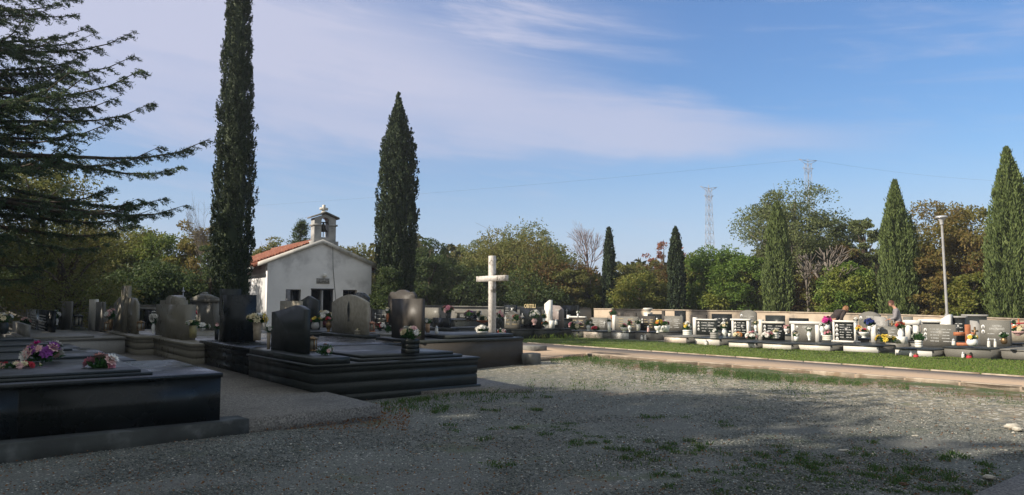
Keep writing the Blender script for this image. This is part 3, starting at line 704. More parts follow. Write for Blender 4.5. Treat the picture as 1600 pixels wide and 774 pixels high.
# ---- middle distance, at the corner of the wall, seen past the cross
MID = 'graves in the far corner behind the cross'
def mid(key, label, u0, u1, vt, Y, **kw):
    d = dict(k='flat', u0=u0, u1=u1, vt=vt, y=1.6); d.update(kw); hh = d.pop('bh', .45); W = d.pop('bw', 0); a = d.pop('extra', []); sl = d.pop('slab', BLKM); bd = d.pop('body', BLKM)
    X = XU((u0+u1)/2, Y, .5); O = (X-.8*1.6-.6*(u1-u0)*Y/f*.9, Y-.6*1.6+.8*(u1-u0)*Y/f*.9)
    u0b = 800+f*O[0]/O[1]/cp
    return g_(key, label, u0b, 0, u0b+(u1-u0)*1.25+W, None, 2.0, Y0=O[1], hs=[d]+a, group=MID, hmin=hh, slab=sl, body=bd)
mid('M0', 'plain grey square stone at the wall right of the brown headstone', 663, 687, 481, 36, m=GRY, bh=.7)
mid('M1', 'wide black stone with faint lettering in a pale surround left of the cross', 712, 746, 486, 36, m=BLK, lines=4, tm=SILV, bh=.8, k='portal', pm=GRY, pw=.1, lt=.12)
mid('M2', 'blue black double stone just right of the cross', 787, 805, 476.5, 38, m=BLK, lines=4, tm=SILV, bh=.8, extra=[dict(k='flat', u0=797, u1=806, vt=477, m=BLK, y=1.7)])
mid('M3', 'grey stone with gilt words and a small white figure on top, right of the cross', 788, 811, 486, 33, m=GRY, k='shoulder', lines=3, tm=GOLD, bh=.42, cross=.12, cm=SILV)
mid('M4', 'black polished stone with gilt heading on its top edge and a narrow cross', 812, 844, 481.5, 33.5, m=BLK, bh=.42, cross=.15, cm=SILV)
mid('M5', 'pinkish grey stone with peaked corner and white inscription beside the white obelisk', 861, 879, 477, 33.5, m=PNKG, k='slantR', lines=1, txt=['OBITELJ'], tm=SILV, bh=.42, por=1)
mid('M6', 'dark green wide stone with a small white cross behind the stepped slabs', 879, 903, 477.5, 37, m=BLKM, cross=.3, cm=SILV, bh=.8, lines=0)
t = text_mesh('lettering', 'OBITELJ', .24, GOLD, GR['M4']['root'], (GR['M4']['F'].sx(828, 1.62, 1.3), 1.62, GR['M4']['F'].hz(1, 1.62, 481.3)))
g = Geo(); Yo = 33; h1 = HZ(469, Yo); x = XU(857, Yo, 1)
o = thing('obelisk', 'white marble pillar with slanting top standing left of the pinkish stone', 'gravestone', (x, Yo, 0), TH, None)
Geo().box(-.35, .35, -.3, .3, 0, .45, c=.01).build('base', BLKM, o); Geo().prism_xz([(-.17, .45), (-.17, h1-.18), (.17, h1), (.17, .45)], -.10, .10).build('pillar', WMB, o); Geo().box(.17, .32, -.1, .1, .45, .78).build('step', WMB, o)
LG = 'big dark granite family tombs in the shaded left part'
OT = dict(steps=1, group=LG)
g_('TG', 'big black green moulded tomb nearest the yard, its stone swept up to the right', 388, 600, 491, 553, 3.15, body=BLKM, slab=BLKM, lid=True,
   hs=[dict(k='sweep', u0=424, u1=475, vt=477, y=.22, th=.11, zb=.11, m=BLKM)], **OT)
g_('TF', 'jet black moulded tomb with a plain square stone and small cap block', 314, 578, 396, 532, 3.4, body=BLK, slab=BLK,
   hs=[dict(k='flat', u0=343, u1=354, vt=461, y=.2, th=.66, m=BLK), dict(k='flat', u0=343, u1=352, vt=452, y=.22, th=.36, zb=.6, m=BLKM)], **OT)
g_('TD', 'olive granite moulded tomb whose broad stone carries a low step and rounded knob', 230, 560, 300, 525, 3.2, body=OLV, slab=OLV,
   hs=[dict(k='flat', u0=243, u1=286, vt=476, y=.2, th=.3, m=OLV), dict(k='flat', u0=250, u1=279, vt=469.5, y=.24, th=.24, zb=.6, m=OLV), dict(k='arch', u0=259, u1=273, vt=461.5, y=.22, th=.28, zb=.6, m=OLV)], **OT)
g_('TC', 'olive granite tomb with a tall thin pillar rising between two angled stones', 160, 547, 213, 516, 3.0, body=OLV, slab=OLV,
   hs=[dict(k='slantL', u0=177, u1=188, vt=464, y=.25, th=.1, m=OLV), dict(k='flat', u0=188, u1=196, vt=447, y=.2, th=.14, m=OLV), dict(k='slantR', u0=198, u1=212, vt=465, y=.25, th=.1, m=OLV)], **OT)
g_('TB', 'smaller olive tomb with a pale pillar beside a grey stone and white stained foot', 117, 538, 157, 519, 2.8, body=OLV, slab=OLV,
   hs=[dict(k='flat', u0=138, u1=145, vt=468, y=.2, th=.16, m=CREAM), dict(k='flat', u0=145, u1=160, vt=472, y=.28, th=.08, m=GRY)], **OT)
g_('TA', 'grey brown tomb with one tall plain rectangular stone, left of the pale pillar', 76, 533, 110, 522, 2.8, body=GRY, slab=GRY,
   hs=[dict(k='flat', u0=90, u1=108, vt=471, y=.2, th=.10, m=GRY)], **OT)
P = G(817, 570); Lk, Wk = 2.95, 2.3
g_('K', 'long brownish black tomb in front of the pale cross, with plain brown square stone', 0, 0, 0, None, Lk, O=(P[0]-.8*Lk-.6*Wk, P[1]-.6*Lk+.8*Wk), W=Wk, hmin=HZ(527, P[1]), body=BRN, slab=BLKM, group=LG,
   hs=[dict(k='flat', u0=612, u1=657, vt=467, y=.2, th=.12, m=BRN)])
kh = GR['K']
Geo().box(.25, Wk-.2, .8, Lk-.15, kh['h']+.002, kh['h']+.09, c=.012).build('lid', BLKM, kh['root'])
def left(key, label, u0, u1, vt, Y, h, **kw):
    d = dict(u0=u0, u1=u1, vt=vt, y=.25, th=.12, k='flat'); d.update(kw); L = d.pop('L', 2.6); ex = d.pop('extra', []); sl = d.pop('slab', BLKM); bd = d.pop('body', BLKM); st = d.pop('steps', 0); lid = d.pop('lid', True)
    X = XU(u0, Y, 1); O = (X-.8*.25-.6*.15, Y-.6*.25+.8*.15); F = Frame(*O, TH); W = F.sx(u1, .25, 1)+.15
    return g_(key, label, 0, 0, 0, None, L, O=O, W=W, hmin=h, hs=[d]+ex, slab=sl, body=bd, steps=st, lid=lid, group=LG)
left('H', 'sandy brown stone with wavy top and a pointed almond shaped recess in the middle', 518, 571, 459.5, 21.5, .62, k='wave', m=SND, th=.12, slab=GRY, steps=1)
H = GR['H']; F = H['F']; ho = [o for o in H['root'].children if o.name.startswith('headstone')][0]
xm = F.sx(545, .25, 1.2); z0_, z1_ = F.hz(xm, .25, 499), F.hz(xm, .25, 470)
alm = lambda k: [(xm+k*.09*math.sin(math.pi*t/12), z0_+.1*(1-k)+(z1_-z0_-.2*(1-k))*t/12) for t in range(13)]+[(xm-k*.09*math.sin(math.pi*t/12), z0_+.1*(1-k)+(z1_-z0_-.2*(1-k))*t/12) for t in range(11, 0, -1)]
Geo().prism_xz(alm(1), .235, .249).prism_xz([(xm-.07, z0_-.06), (xm+.07, z0_-.06), (xm, z0_+.16)], .236, .2485).build('carving', GRY, ho)
Geo().prism_xz(alm(.6), .229, .2349).build('recess', BLKM, ho)  # shade of the hollow painted as a raised dark inlay
left('H2', 'black rounded stone half hidden behind the sandy wavy stone', 548, 572, 457, 24.5, .6, k='arch', m=BLK)
left('J', 'dark shouldered stone standing before the chapel doorway', 467, 495, 462.5, 27, .6, k='peak', m=BLKM)
left('JB', 'low sandy block stone in front of the left chapel window', 437, 467, 470.5, 25, .6, m=SND)
left('I2', 'brown stone with three lobed rounded top behind the plain brown square stone', 606, 646, 453, 23.5, .6, k='lobes', m=BRN)
left('E', 'grey temple shaped monument with two columns, pediment and small urn', 297, 333, 467, 27, .55, k='portal', pm=GRY, m=GRY, pw=.13, lt=.12, th=.2, slab=GRY)
E = GR['E']; ho = [o for o in E['root'].children if o.name.startswith('headstone')][0]; xa = E['F'].sx(298, .25, 1.8); xb = E['F'].sx(331, .25, 1.8); zt = E['F'].hz(xa, .25, 467)-.0
zu = E['F'].hz((xa+xb)/2, .25, 456.5); xm = (xa+xb)/2
Geo().prism_xz([(xa-.05, zt+.002), (xm, zt+.17), (xb+.05, zt+.002)], .24, .52).prism_xz([(xm-.12, zt+.12), (xm-.12, zu-.05), (xm-.05, zu), (xm+.05, zu), (xm+.12, zu-.05), (xm+.12, zt+.12)], .3, .46).build('pediment', GRY, ho)
left('Q1', 'low dark stone behind the gap between the olive pillar tomb and the broad olive tomb', 211, 238, 484, 29, .5, m=BLK, cap=True, capm=GRY)
left('Q2', 'dark plain wall grave with two oval portraits and faint lines, far left by the wall', 40, 80, 484, 31, .5, m=BLK, por=2, lines=6)
left('Q3', 'dark stone with two pale portraits between the sandy wavy stone and the brown lobed stone', 584, 606, 484, 33, .5, m=BLKM, por=2, lines=3)
left('Q4', 'black stepped slabs with no tall stone in the middle distance left of the cross', 676, 700, 497, 28, .55, m=BLK, steps=1)
# metal cross on a rod behind the knobbed tomb
x, y = XU(285, 27, 1), 27; h = HZ(449, 27)
o = thing('metal_cross', 'thin iron cross on a rod behind the olive tomb with the knob', 'cross', (x, y, 0), TH)
Geo().tube([(0, 0, 0), (0, 0, h)], .016, 6).box(-.10, .10, -.012, .012, h-.17, h-.14).lathe([(.035, 0), (.06, .03), (.035, .06)], 8, (0, 0, h-.18)).build('rod', STEEL, o)
Geo().lathe([(.22, 0), (.22, .55), (.16, .6), (.1, .62)], 10).build('base', GRY, o)

# nearest tombs at the left: foot corners projected, heads out of the picture
NG = 'long black tombs at the left edge with their feet to the walkway'
feet = [(348, 582.5, 2.6, 4.6, 'nearest long jet black tomb in the lower left corner, bouquet on its end'),
        (213, 562.5, 1.9, 4.0, 'second black tomb from the yard, pink lily bouquet lying on it'),
        (165, 551, 1.7, 3.6, 'third black tomb from the yard with low lid'),
        (125, 543, 1.7, 3.4, 'fourth black tomb from the yard, flat polished lid'),
        (94, 534.5, 1.7, 3.2, 'fifth black tomb from the yard at the left edge')]
for i, (u, v, W, L, lb) in enumerate(feet):
    zt = .73; P = G(u, v, zt); 
    O = (P[0]-.8*L-.6*W, P[1]-.6*L+.8*W)
    r = thing('grave', lb, 'grave', (O[0], O[1], .15), TH, NG); F = Frame(*O, TH); h = zt-.15
    g = Geo()
    if i == 0:
        g.box(0, W, 0, L*.545-.004, 0, h-.05).box(0, W, L*.545+.004, L-.02, 0, h-.05).box(0, W-.004, .004, L-.05, 0, h-.052)
    else: g.box(0, W, 0, L-.02, 0, h-.05)
    g.build('base', BLK, r)
    Geo().box(-.01, W+.015, -.01, L+.0, h-.05, h, c=.008).build('slab', BLKM if i % 2 else BLK, r)
    g = Geo(); l2 = L-(.75 if i == 0 else .35)
    g.box(.12, W-.22, .2, l2, h, h+.035, c=.006).box(.16, W-.27, .25, l2-.12, h+.035, h+.07, c=.006); g.build('lid', BLKM, r)
    GR['N%d' % i] = dict(F=F, h=zt, W=W, L=L, root=r)
left('Q5', 'low pale stone edged slab behind the fifth black tomb at the far left', 20, 40, 505, 24, .62, m=GRY, body=LGR, slab=GRY)

# ---- the stone cross
x, y = XU(769, 21, 1.5), 21.0; hT = HZ(400, 21)
XST = mat('pale worn limestone', (.68, .64, .60), (.54, .50, .46), 14, .8, c3=(.20, .18, .155), s3=4.5, bump=.3, bscale=40)
o = thing('stone_cross', 'tall pale stone cross standing between the dark tombs and the yard', 'cross', (x, y, 0), TH)
za = HZ(435.5, 21); t = .082
g = Geo().box(-t*.9, t*.9, -t, t, .3, hT, c=.006); g.build('post', XST, o)
g = Geo().box(-.68, .68, -t-.004, t-.012, za-.078, za+.078, c=.006); g.build('arm', XST, o)
Geo().box(-.5, .5, -.5, .5, 0, .3, c=.02).box(-.35, .35, -.35, .35, .3, .42, c=.02).build('base', XST, o)

# ---- small kerb blocks by the end of the path
for (u, v, w, d, h, lb) in [(845, 551, .75, .5, .2, 'low grey concrete step beside the path end'), (833, 570, .35, .5, .28, 'small grey concrete block at the foot of the brownish black tomb')]:
    x, y = G(u, v); o = thing('concrete_block', lb, 'concrete block', (x, y, 0), TH)
    Geo().box(-w, 0, -d/2, d/2, 0, h, c=.01).build('block', CONC, o)

# ---- flower arrangements, lanterns and candles
fl, la = flowers, lantern
GR['TG']['h'] += .10
fl('silk bouquet of pink, white and red blooms with broad leaves on the nearest black tomb', 'bouquet', 158, 583, z=.735, pot='none', fw=52, fh=30, cols=('white', 'blush', 'white', 'pink'), n=9, br=11, ph=1, leaf=.8, name='bouquet')
fl('bouquet of pink and purple lilies on the second black tomb', 'bouquet', 66, 566, z=.80, pot='none', fw=58, fh=34, cols=('blush', 'purple', 'white', 'blush', 'magenta'), n=16, br=10, ph=1, leaf=.7, name='bouquet')
fl('flat wreath of small red and cream blooms at the left edge', 'wreath', 26, 575, z=.80, pot='none', fw=64, fh=8, cols=('red', 'blush', 'cream'), n=16, br=6, ph=1, leaf=.8, name='wreath')
fl('white and cream blooms in a dark pot at the very left edge', 'flowers', 4, 522, Y=17, pot='round', ph=18, pw=14, pm=BLKM, fw=22, fh=16, cols=('white', 'cream'), n=10)
fl('pink and white bouquet on the wall grave with two oval portraits', 'flowers', 38, 514, Y=27, pot='bowl', ph=5, pw=12, pm=BLKM, fw=20, fh=14, cols=('blush', 'white'), n=10)
fl('beige stone vase with pale blooms left of the tall plain rectangular stone', 'flowers', 81, 514, Y=24.5, pot='vase', ph=18, pw=10, pm=BEIG, fw=14, fh=10, cols=('cream', 'white'), n=7)
fl('white blooms on a slender white vase touching the tall plain rectangular stone', 'flowers', 88, 508, Y=25, pot='vase', ph=10, pw=5, fw=8, fh=16, cols=('white',), n=6)
la('dark round topped lantern right of the tall plain rectangular stone', 121, 510, Y=24, h=19, w=13, pm=BLKM)
fl('pink blooms with green leaves in a brown vase left of the tall thin pillar', 'flowers', 171, 517, Y=22.5, pot='round', ph=18, pw=9, pm=BRZ, fw=15, fh=18, cols=('blush', 'white'), n=6)
la('brown lantern with a white candle right of the tall thin pillar', 219, 517, Y=21.5, h=16, w=12)
la('brown lantern left of the tall thin pillar beside pink blooms', 166, 517, Y=22.3, h=15, w=8)
fl('white blooms in a white vase peeping left of the broad olive stone', 'flowers', 239, 522, Y=21, pot='vase', ph=16, pw=6, fw=9, fh=20, cols=('white',), n=6)
fl('gilded green vase with white blooms right of the broad olive stone', 'flowers', 301, 528, Y=18.6, pot='cyl', ph=19, pw=13, pm=mat('old gold glaze', (.32, .28, .12), (.2, .17, .08), 9, .35), fw=22, fh=9, cols=('white', 'cream'), n=8)
fl('tall spray of one red and white bloom before the temple shaped monument', 'flowers', 301, 520, Y=23, pot='vase', ph=16, pw=5, fw=6, fh=22, cols=('red', 'white'), n=5)
fl('low pale foliage spray before the temple shaped monument', 'flowers', 316, 517, Y=24, pot='bowl', ph=4, pw=9, fw=22, fh=7, cols=('cream', 'white'), n=7)
fl('salmon blooms in a dark vase left of the jet black square stone', 'flowers', 338, 531, Y=18, pot='cyl', ph=17, pw=7, pm=BLKM, fw=12, fh=9, cols=('blush', 'pink'), n=6)
fl('beige vase with big white and yellow chrysanthemums right of the jet black stone', 'flowers', 401, 532, Y=15.2, pot='cyl', ph=28, pw=14, pm=BEIG, fw=28, fh=13, cols=('yellow', 'cream', 'white'), n=10, br=8)
fl('white rose with blue green leaves in a speckled vase at the swept stone', 'flowers', 419, 546, Y=13.9, pot='cyl', ph=26, pw=6, pm=BEIG, fw=12, fh=16, cols=('white',), n=3, br=4.5, leaf=1.6)
la('bronze lantern with glass sides at the foot of the swept stone', 488, 549, gravekey='TG', h=24, w=16)
fl('bushy plant with a few white and pink blooms beside the bronze lantern', 'flowers', 508, 556, gravekey='TG', pot='none', ph=1, fw=26, fh=22, cols=('blush', 'white', 'white'), n=6, br=3.5, leaf=4)
fl('cream, pink and yellow bouquet in a ribbed dark granite box on the big moulded tomb', 'flowers', 641, 552, gravekey='TG', pot='box', ph=22, pw=24, pm=BLKM, fw=38, fh=22, cols=('cream', 'blush', 'white', 'cream'), n=18, br=6)
fl('grey tub of yellow and magenta blooms near the chapel window', 'flowers', 492, 515, Y=19.5, pot='round', ph=11, pw=13, pm=LGR, fw=17, fh=9, cols=('yellow', 'magenta', 'yellow'), n=9)
fl('big spray of white blooms before the chapel doorway', 'flowers', 508, 509, Y=23, pot='round', ph=8, pw=9, pm=mat('plum glaze', (.1, .02, .03), None, 9, .3), fw=26, fh=16, cols=('white', 'cream'), n=13)
fl('red bloom in an orange brown vase left of the sandy wavy stone', 'flowers', 513, 519, Y=20.6, pot='vase', ph=17, pw=10, pm=BRZ, fw=11, fh=6, cols=('red', 'pink'), n=4)
fl('small empty stone pot at the right foot of the sandy wavy stone', 'flower pot', 559, 527, Y=20, pot='box', ph=11, pw=10, pm=SND, fw=4, fh=2, cols=('cream',), n=1, name='flower_pot')
la('copper lantern with white candle right of the sandy wavy stone', 581, 519, Y=21, h=17, w=11, pm=mat('copper', (.5, .25, .15), (.35, .16, .09), 12, .4, metal=.5))
fl('bed of red blooms right of the copper lantern', 'flowers', 594, 517, Y=21.5, pot='bowl', ph=5, pw=12, pm=BLKM, fw=16, fh=7, cols=('red', 'red', 'white'), n=8)
fl('grey leafed plant left of the plain brown square stone', 'flowers', 606, 521, Y=20, pot='none', ph=1, fw=15, fh=16, cols=('white',), n=2, br=2, leaf=3)
fl('tall orange vase with white blooms left of the lobed brown stone', 'flowers', 605, 503, Y=22.6, pot='vase', ph=13, pw=5, pm=TERR, fw=6, fh=10, cols=('white', 'cream'), n=4)
fl('tan vase with white blooms right of the plain brown square stone', 'flowers', 668, 520, Y=18.8, pot='cyl', ph=14, pw=8, pm=mat('tan glaze', (.48, .30, .18), (.38, .22, .12), 9, .4), fw=12, fh=11, cols=('white',), n=5)
la('small clear glass candle right of the tan vase', 682, 522, Y=18.6, kind='votive', h=13, w=6)
fl('pink bouquet in a tall black vase before the wall left of the cross', 'flowers', 700, 503, Y=30, pot='cyl', ph=14, pw=9, pm=BLKM, fw=22, fh=12, cols=('pink', 'blush'), n=10)
fl('purple pink bouquet in front of the wide black stone', 'flowers', 733, 502, Y=32, pot='round', ph=8, pw=11, pm=BLK, fw=13, fh=9, cols=('blush', 'purple'), n=6)
fl('white blooms on tall stems just left of the cross', 'flowers', 748, 503, Y=30, pot='vase', ph=8, pw=6, fw=9, fh=12, cols=('white', 'cream'), n=7)
fl('cream blooms in a wide terracotta dish left of the cross', 'flowers', 754, 505, Y=29.5, pot='bowl', ph=4, pw=20, pm=TERR, fw=16, fh=9, cols=('white', 'cream'), n=7, leaf=2)
fl('low mound of white chrysanthemums at the foot of the cross', 'flowers', 753, 523, Y=19.2, pot='bowl', ph=5, pw=18, fw=24, fh=10, cols=('white',), n=20, br=4)
fl('low pink and white mound right of the foot of the cross', 'flowers', 784, 523, Y=19.8, pot='bowl', ph=3, pw=12, fw=14, fh=7, cols=('red', 'white', 'blush'), n=9)
fl('pink and white silk flowers right of the cross post', 'flowers', 781, 508, Y=30, pot='round', ph=9, pw=8, pm=BLKM, fw=12, fh=14, cols=('pink', 'white', 'blush'), n=9)
fl('peach and white blooms in front of the black stone with gilt heading', 'flowers', 807, 508, Y=32, pot='none', ph=5, fw=16, fh=14, cols=('cream', 'pink', 'cream'), n=9)
la('copper lantern left of the black stone with gilt heading', 817, 508, Y=32, h=13, w=8, pm=BLKM)
fl('tall bunch of white lilies in a peach vase before the black polished stone', 'flowers', 835, 508, Y=31.8, pot='vase', ph=10, pw=9, pm=PET['blush'], fw=19, fh=15, cols=('white',), n=15)
fl('white vase with yellow and white blooms left of the white obelisk', 'flowers', 850, 508, Y=32, pot='cyl', ph=10, pw=5, fw=7, fh=9, cols=('yellow', 'white'), n=5)
fl('orange pink mound at the foot of the white obelisk', 'flowers', 852, 511, Y=31.5, pot='bowl', ph=3, pw=8, fw=12, fh=6, cols=('blush', 'orange', 'white'), n=8)
la('small white figure like candle before the pinkish grey stone', 869, 508, Y=31.6, kind='votive', h=9, w=5)
fl('slim white flower on a stand at the dark green stone near the wall corner', 'flowers', 903, 497, Y=35, pot='cyl', ph=7, pw=3, fw=6, fh=5, cols=('white',), n=4)
# right rows
def fr(label, u, v, Y, *a, **k): return fl(label, 'flowers', u, v, *a, Y=Y, **k)
fr('pink and white mound on the pink fronted grave nearest the wall corner', 900, 517, 31.6, pot='none', ph=3, fw=26, fh=13, cols=('pink', 'white', 'blush', 'cream'), n=18)
fr('white blooms in a white vase left of the grey stone with upright cross', 919, 517, 31.6, pot='vase', ph=9, pw=7, fw=13, fh=11, cols=('white', 'cream'), n=9)
fr('dark plum plant on the pink veined grave', 931, 518, 31.2, pot='none', ph=2, fw=14, fh=6, cols=('red', 'purple', 'orange'), n=6, leaf=2)
fr('clear glass posy of cream blooms on the pink veined grave', 926, 517, 31.4, pot='cyl', ph=7, pw=4, fw=6, fh=6, cols=('cream',), n=3)
fr('round clipped dark green shrub in front of the wall corner', 958, 499, 37, pot='round', ph=6, pw=8, pm=TERR, fw=15, fh=11, cols=('red',), n=1, br=1.5, leaf=9)
fr('white urn on a stand with a single white bloom, left of the tall white pillar', 952, 519, 30.5, pot='cyl', ph=16, pw=6, fw=8, fh=5, cols=('white',), n=5)
fr('pink blooms in a footed white bowl on the plain white fronted grave', 975, 519, 29.5, pot='bowl', ph=7, pw=11, fw=12, fh=7, cols=('blush', 'pink'), n=10)
fr('deep pink spray in a white vase behind the footed bowl', 984, 519, 29.8, pot='vase', ph=10, pw=6, fw=9, fh=10, cols=('pink', 'blush'), n=7)
fr('white lilies in a pale stone vase left of the two portrait stone', 997, 517, 29.3, pot='cyl', ph=10, pw=6, pm=CREAM, fw=10, fh=10, cols=('white',), n=8)
fr('large footed white bowl of yellow, red and pink flowers on the grey grave', 1028, 520, 27.2, pot='bowl', ph=10, pw=11, fw=15, fh=12, cols=('yellow', 'magenta', 'orange'), n=10)
fr('white oblong planter of red and white flowers on the grey grave', 1038, 519, 27.5, pot='trough', ph=10, pw=16, fw=18, fh=9, cols=('red', 'white', 'magenta'), n=10)
la('tall reddish glass candle before the two portrait stone', 1013, 519, Y=28.5, kind='votive', h=10, w=4, light='blush')
fr('yellow and white flowers in a white ribbed box, left of the three portrait stone', 1074, 524, 26.3, pot='box', ph=8, pw=11, pm=WMB, fw=15, fh=16, cols=('yellow', 'white', 'white', 'blush'), n=12)
fr('small white blooms in a grey ribbed cube before the three portrait stone', 1116, 529, 25.2, pot='box', ph=9, pw=10, pm=LGR, fw=12, fh=7, cols=('white',), n=7)
fr('large white blooms in a tall white vase between the two gateways', 1132, 528, 25.3, pot='vase', ph=14, pw=8, fw=15, fh=14, cols=('white', 'cream'), n=13)
fr('low peach coloured mound at the foot of the four portrait gateway', 1153, 526, 25, pot='none', ph=1, fw=20, fh=5, cols=('orange', 'blush', 'cream'), n=10)
fr('white marble angel like candle pair left of the four portrait gateway', 1140, 526, 25.2, pot='cyl', ph=5, pw=5, fw=5, fh=4, cols=('white',), n=3)
fr('wide mound of bright pink and white flowers on the cream fronted grave', 1175, 531, 24.2, pot='none', ph=2, fw=32, fh=11, cols=('pink', 'white', 'blush', 'white'), n=26)
fr('mound of rose and white flowers beside the bright pink mound', 1201, 529, 24.0, pot='none', ph=2, fw=26, fh=9, cols=('blush', 'white', 'pink'), n=18)
fr('tall white vase with white spray at the left of the cross pillar', 1181, 518, 25.8, pot='vase', ph=10, pw=6, fw=9, fh=9, cols=('white', 'cream'), n=8)
fr('white posy in a white pot under the black stone with white lintel', 1211, 529, 24, pot='box', ph=9, pw=9, pm=WMB, fw=11, fh=6, cols=('white', 'cream'), n=8)
fr('pink flowers in a low white bowl between the black stone and the grey panel gateway', 1229, 522, 26.5, pot='bowl', ph=8, pw=8, fw=11, fh=6, cols=('pink', 'blush'), n=8)
fr('cream chrysanthemums in a white pot at the left post of the grey panel gateway', 1244, 533, 22.6, pot='cyl', ph=7, pw=7, fw=11, fh=6, cols=('cream', 'white'), n=9)
fr('white blooms in a white baluster vase before the grey panel', 1264.5, 532, 22.7, pot='vase', ph=14, pw=7, fw=12, fh=9, cols=('white',), n=11)
fr('tall white urn beside the pink flowers, left of the framed panel', 1285, 524, 24, pot='vase', ph=14, pw=8, fw=9, fh=5, cols=('white',), n=4)
fr('pink blooms in a white ribbed box left of the framed black panel', 1293, 532, 22.6, pot='box', ph=8, pw=12, pm=CREAM, fw=12, fh=9, cols=('pink', 'blush'), n=8)
fr('big round magenta bouquet beside the stooping person in dark clothes', 1293, 516, 24.6, pot='round', ph=9, pw=9, pm=PORC, fw=17, fh=14, cols=('magenta',), n=30, br=3)
fr('big deep blue bouquet in a white vase before the arched stone', 1359, 518, 24.8, pot='cyl', ph=8, pw=6, fw=16, fh=14, cols=('blue',), n=30, br=3)
fr('yellow orange flowers between the framed panel and the blue bouquet', 1342, 523, 23.8, pot='round', ph=6, pw=8, pm=BLKM, fw=14, fh=9, cols=('orange', 'yellow', 'cream'), n=12)
fr('wide white bowl of red and cream flowers below the blue bouquet', 1350, 528, 23.0, pot='bowl', ph=9, pw=15, fw=15, fh=6, cols=('red', 'cream', 'blush'), n=10)
fr('white blooms on tall stems left of the arched stone', 1338, 510, 26, pot='cyl', ph=6, pw=4, fw=8, fh=10, cols=('white',), n=6)
fr('low spread of yellow chrysanthemums before the grey stone with white left pillar', 1384, 535, 21.7, pot='none', ph=1, fw=30, fh=11, cols=('yellow', 'yellow', 'cream'), n=18)
fr('orange and red bouquet in a white urn on a square white pedestal', 1408, 535, 21.9, pot='vase', ph=21, pw=10, fw=17, fh=11, cols=('orange', 'orange', 'red'), n=14)
o = thing('pedestal', 'square white marble pedestal under the urn of orange flowers', 'pedestal', (XU(1409, 21.7, .4), 21.7, HZ(536, 21.7)-.02), TH); Geo().box(-.12, .12, -.12, .12, 0, .2, c=.005).build('block', WMB, o)
fr('white lilies in a square white vase before the greenish slab stone', 1435.5, 543, 20.4, pot='box', ph=11, pw=9, pm=WMB, fw=20, fh=15, cols=('white',), n=10, leaf=2)
fr('white roses in a rounded white bowl below the bronze cross panel', 1519, 541, 20.2, pot='round', ph=11, pw=16, fw=17, fh=7, cols=('white', 'cream', 'yellow'), n=9)
fr('white blooms with green leaves in a brown stump shaped pot at the family stone', 1569, 538, 20.6, pot='round', ph=10, pw=10, pm=BRZ, fw=14, fh=10, cols=('white',), n=7, leaf=2)
fr('peach and cream flowers on the sandy grave at the right edge', 1592, 524, 24, pot='bowl', ph=6, pw=20, pm=PET['blush'], fw=24, fh=9, cols=('blush', 'cream', 'orange'), n=14)
fr('pale blooms on stems left of the peach coloured flowers at the right edge', 1585, 512, 25, pot='cyl', ph=5, pw=3, fw=7, fh=8, cols=('cream', 'white'), n=5)
la('slim white candle holder in front of the family stone', 1545, 543, Y=19.9, kind='votive', h=15, w=5)
la('small white figure shaped candle beside the slim holder', 1555, 543, Y=20.2, kind='votive', h=14, w=4.5)
la('clear glass candle at the right corner of the greenish slab stone', 1490, 540, Y=20.9, kind='votive', h=11, w=6)
la('red glass candle on the grass before the white fronted grave', 1431.5, 559.5, z=0, kind='votive', h=7.5, w=8.5, light='red')
la('pointed clear lantern on the grass left of the first red candle', 1423.5, 558, z=0, kind='votive', h=9, w=5)
la('red glass candle on the grass before the all grey grave', 1514.5, 561, z=0, kind='votive', h=8, w=9, light='red')
la('clear bottle candle on the grass left of the second red candle', 1505, 560, z=0, kind='votive', h=10.5, w=5)
la('brass topped candle standing before the cream four portrait grave', 1103.5, 540, z=0, kind='votive', h=9, w=5)
la('white topped glass on the grass before the all grey granite grave', 1003, 532, z=0, kind='votive', h=8, w=5)
la('thin clear glass on the grass right of the white topped glass', 1008.5, 532, z=0, kind='votive', h=9, w=3.5)
# terracotta cross
Yq = 21.4; x = XU(1512, Yq, .8); zq = HZ(538, Yq)
o = thing('terracotta_cross', 'leaning orange terracotta cross lying on the grave left of the bronze cross panel', 'cross', (x, Yq, zq), TH+.5)
Geo().box(-.07, .07, -.04, .04, .04, .56, c=.01).build('post', TERR, o); Geo().box(-.36, -.072, -.038, .038, .24, .34, c=.01).box(.072, .16, -.038, .038, .24, .34, c=.01).build('arm', TERR, o); Geo().box(-.30, .15, -.15, .1, -.04, .04, c=.02).build('foot', TERR, o)
Yq = 25; x = XU(1592, Yq, .8); zq = HZ(514, Yq)
o = thing('wooden_cross', 'small red brown cross above the peach flowers at the right edge', 'cross', (x, Yq, zq), TH+.5)
Geo().tube([(0, 0, 0), (0, 0, .34)], .03, 6).build('post', TERR, o); Geo().tube([(-.25, -.035, .16), (.25, -.035, .2)], .025, 6).build('arm', PET['red'], o)
# bust on a pedestal
O = rowpt(1013, 5.6); o = thing('urn_pedestal', 'pale stone urn on a square pedestal before the wall', 'urn', (*O, 0), TH); h = HZ(481.5, O[1])
Geo().box(-.16, .16, -.16, .16, 0, h-.22, c=.01).build('pedestal', CREAM, o); Geo().lathe([(.1, 0), (.12, .04), (.2, .12), (.26, .2), (.2, .22)], 14, (0, 0, h-.219)).build('urn', CREAM, o, smooth=True)
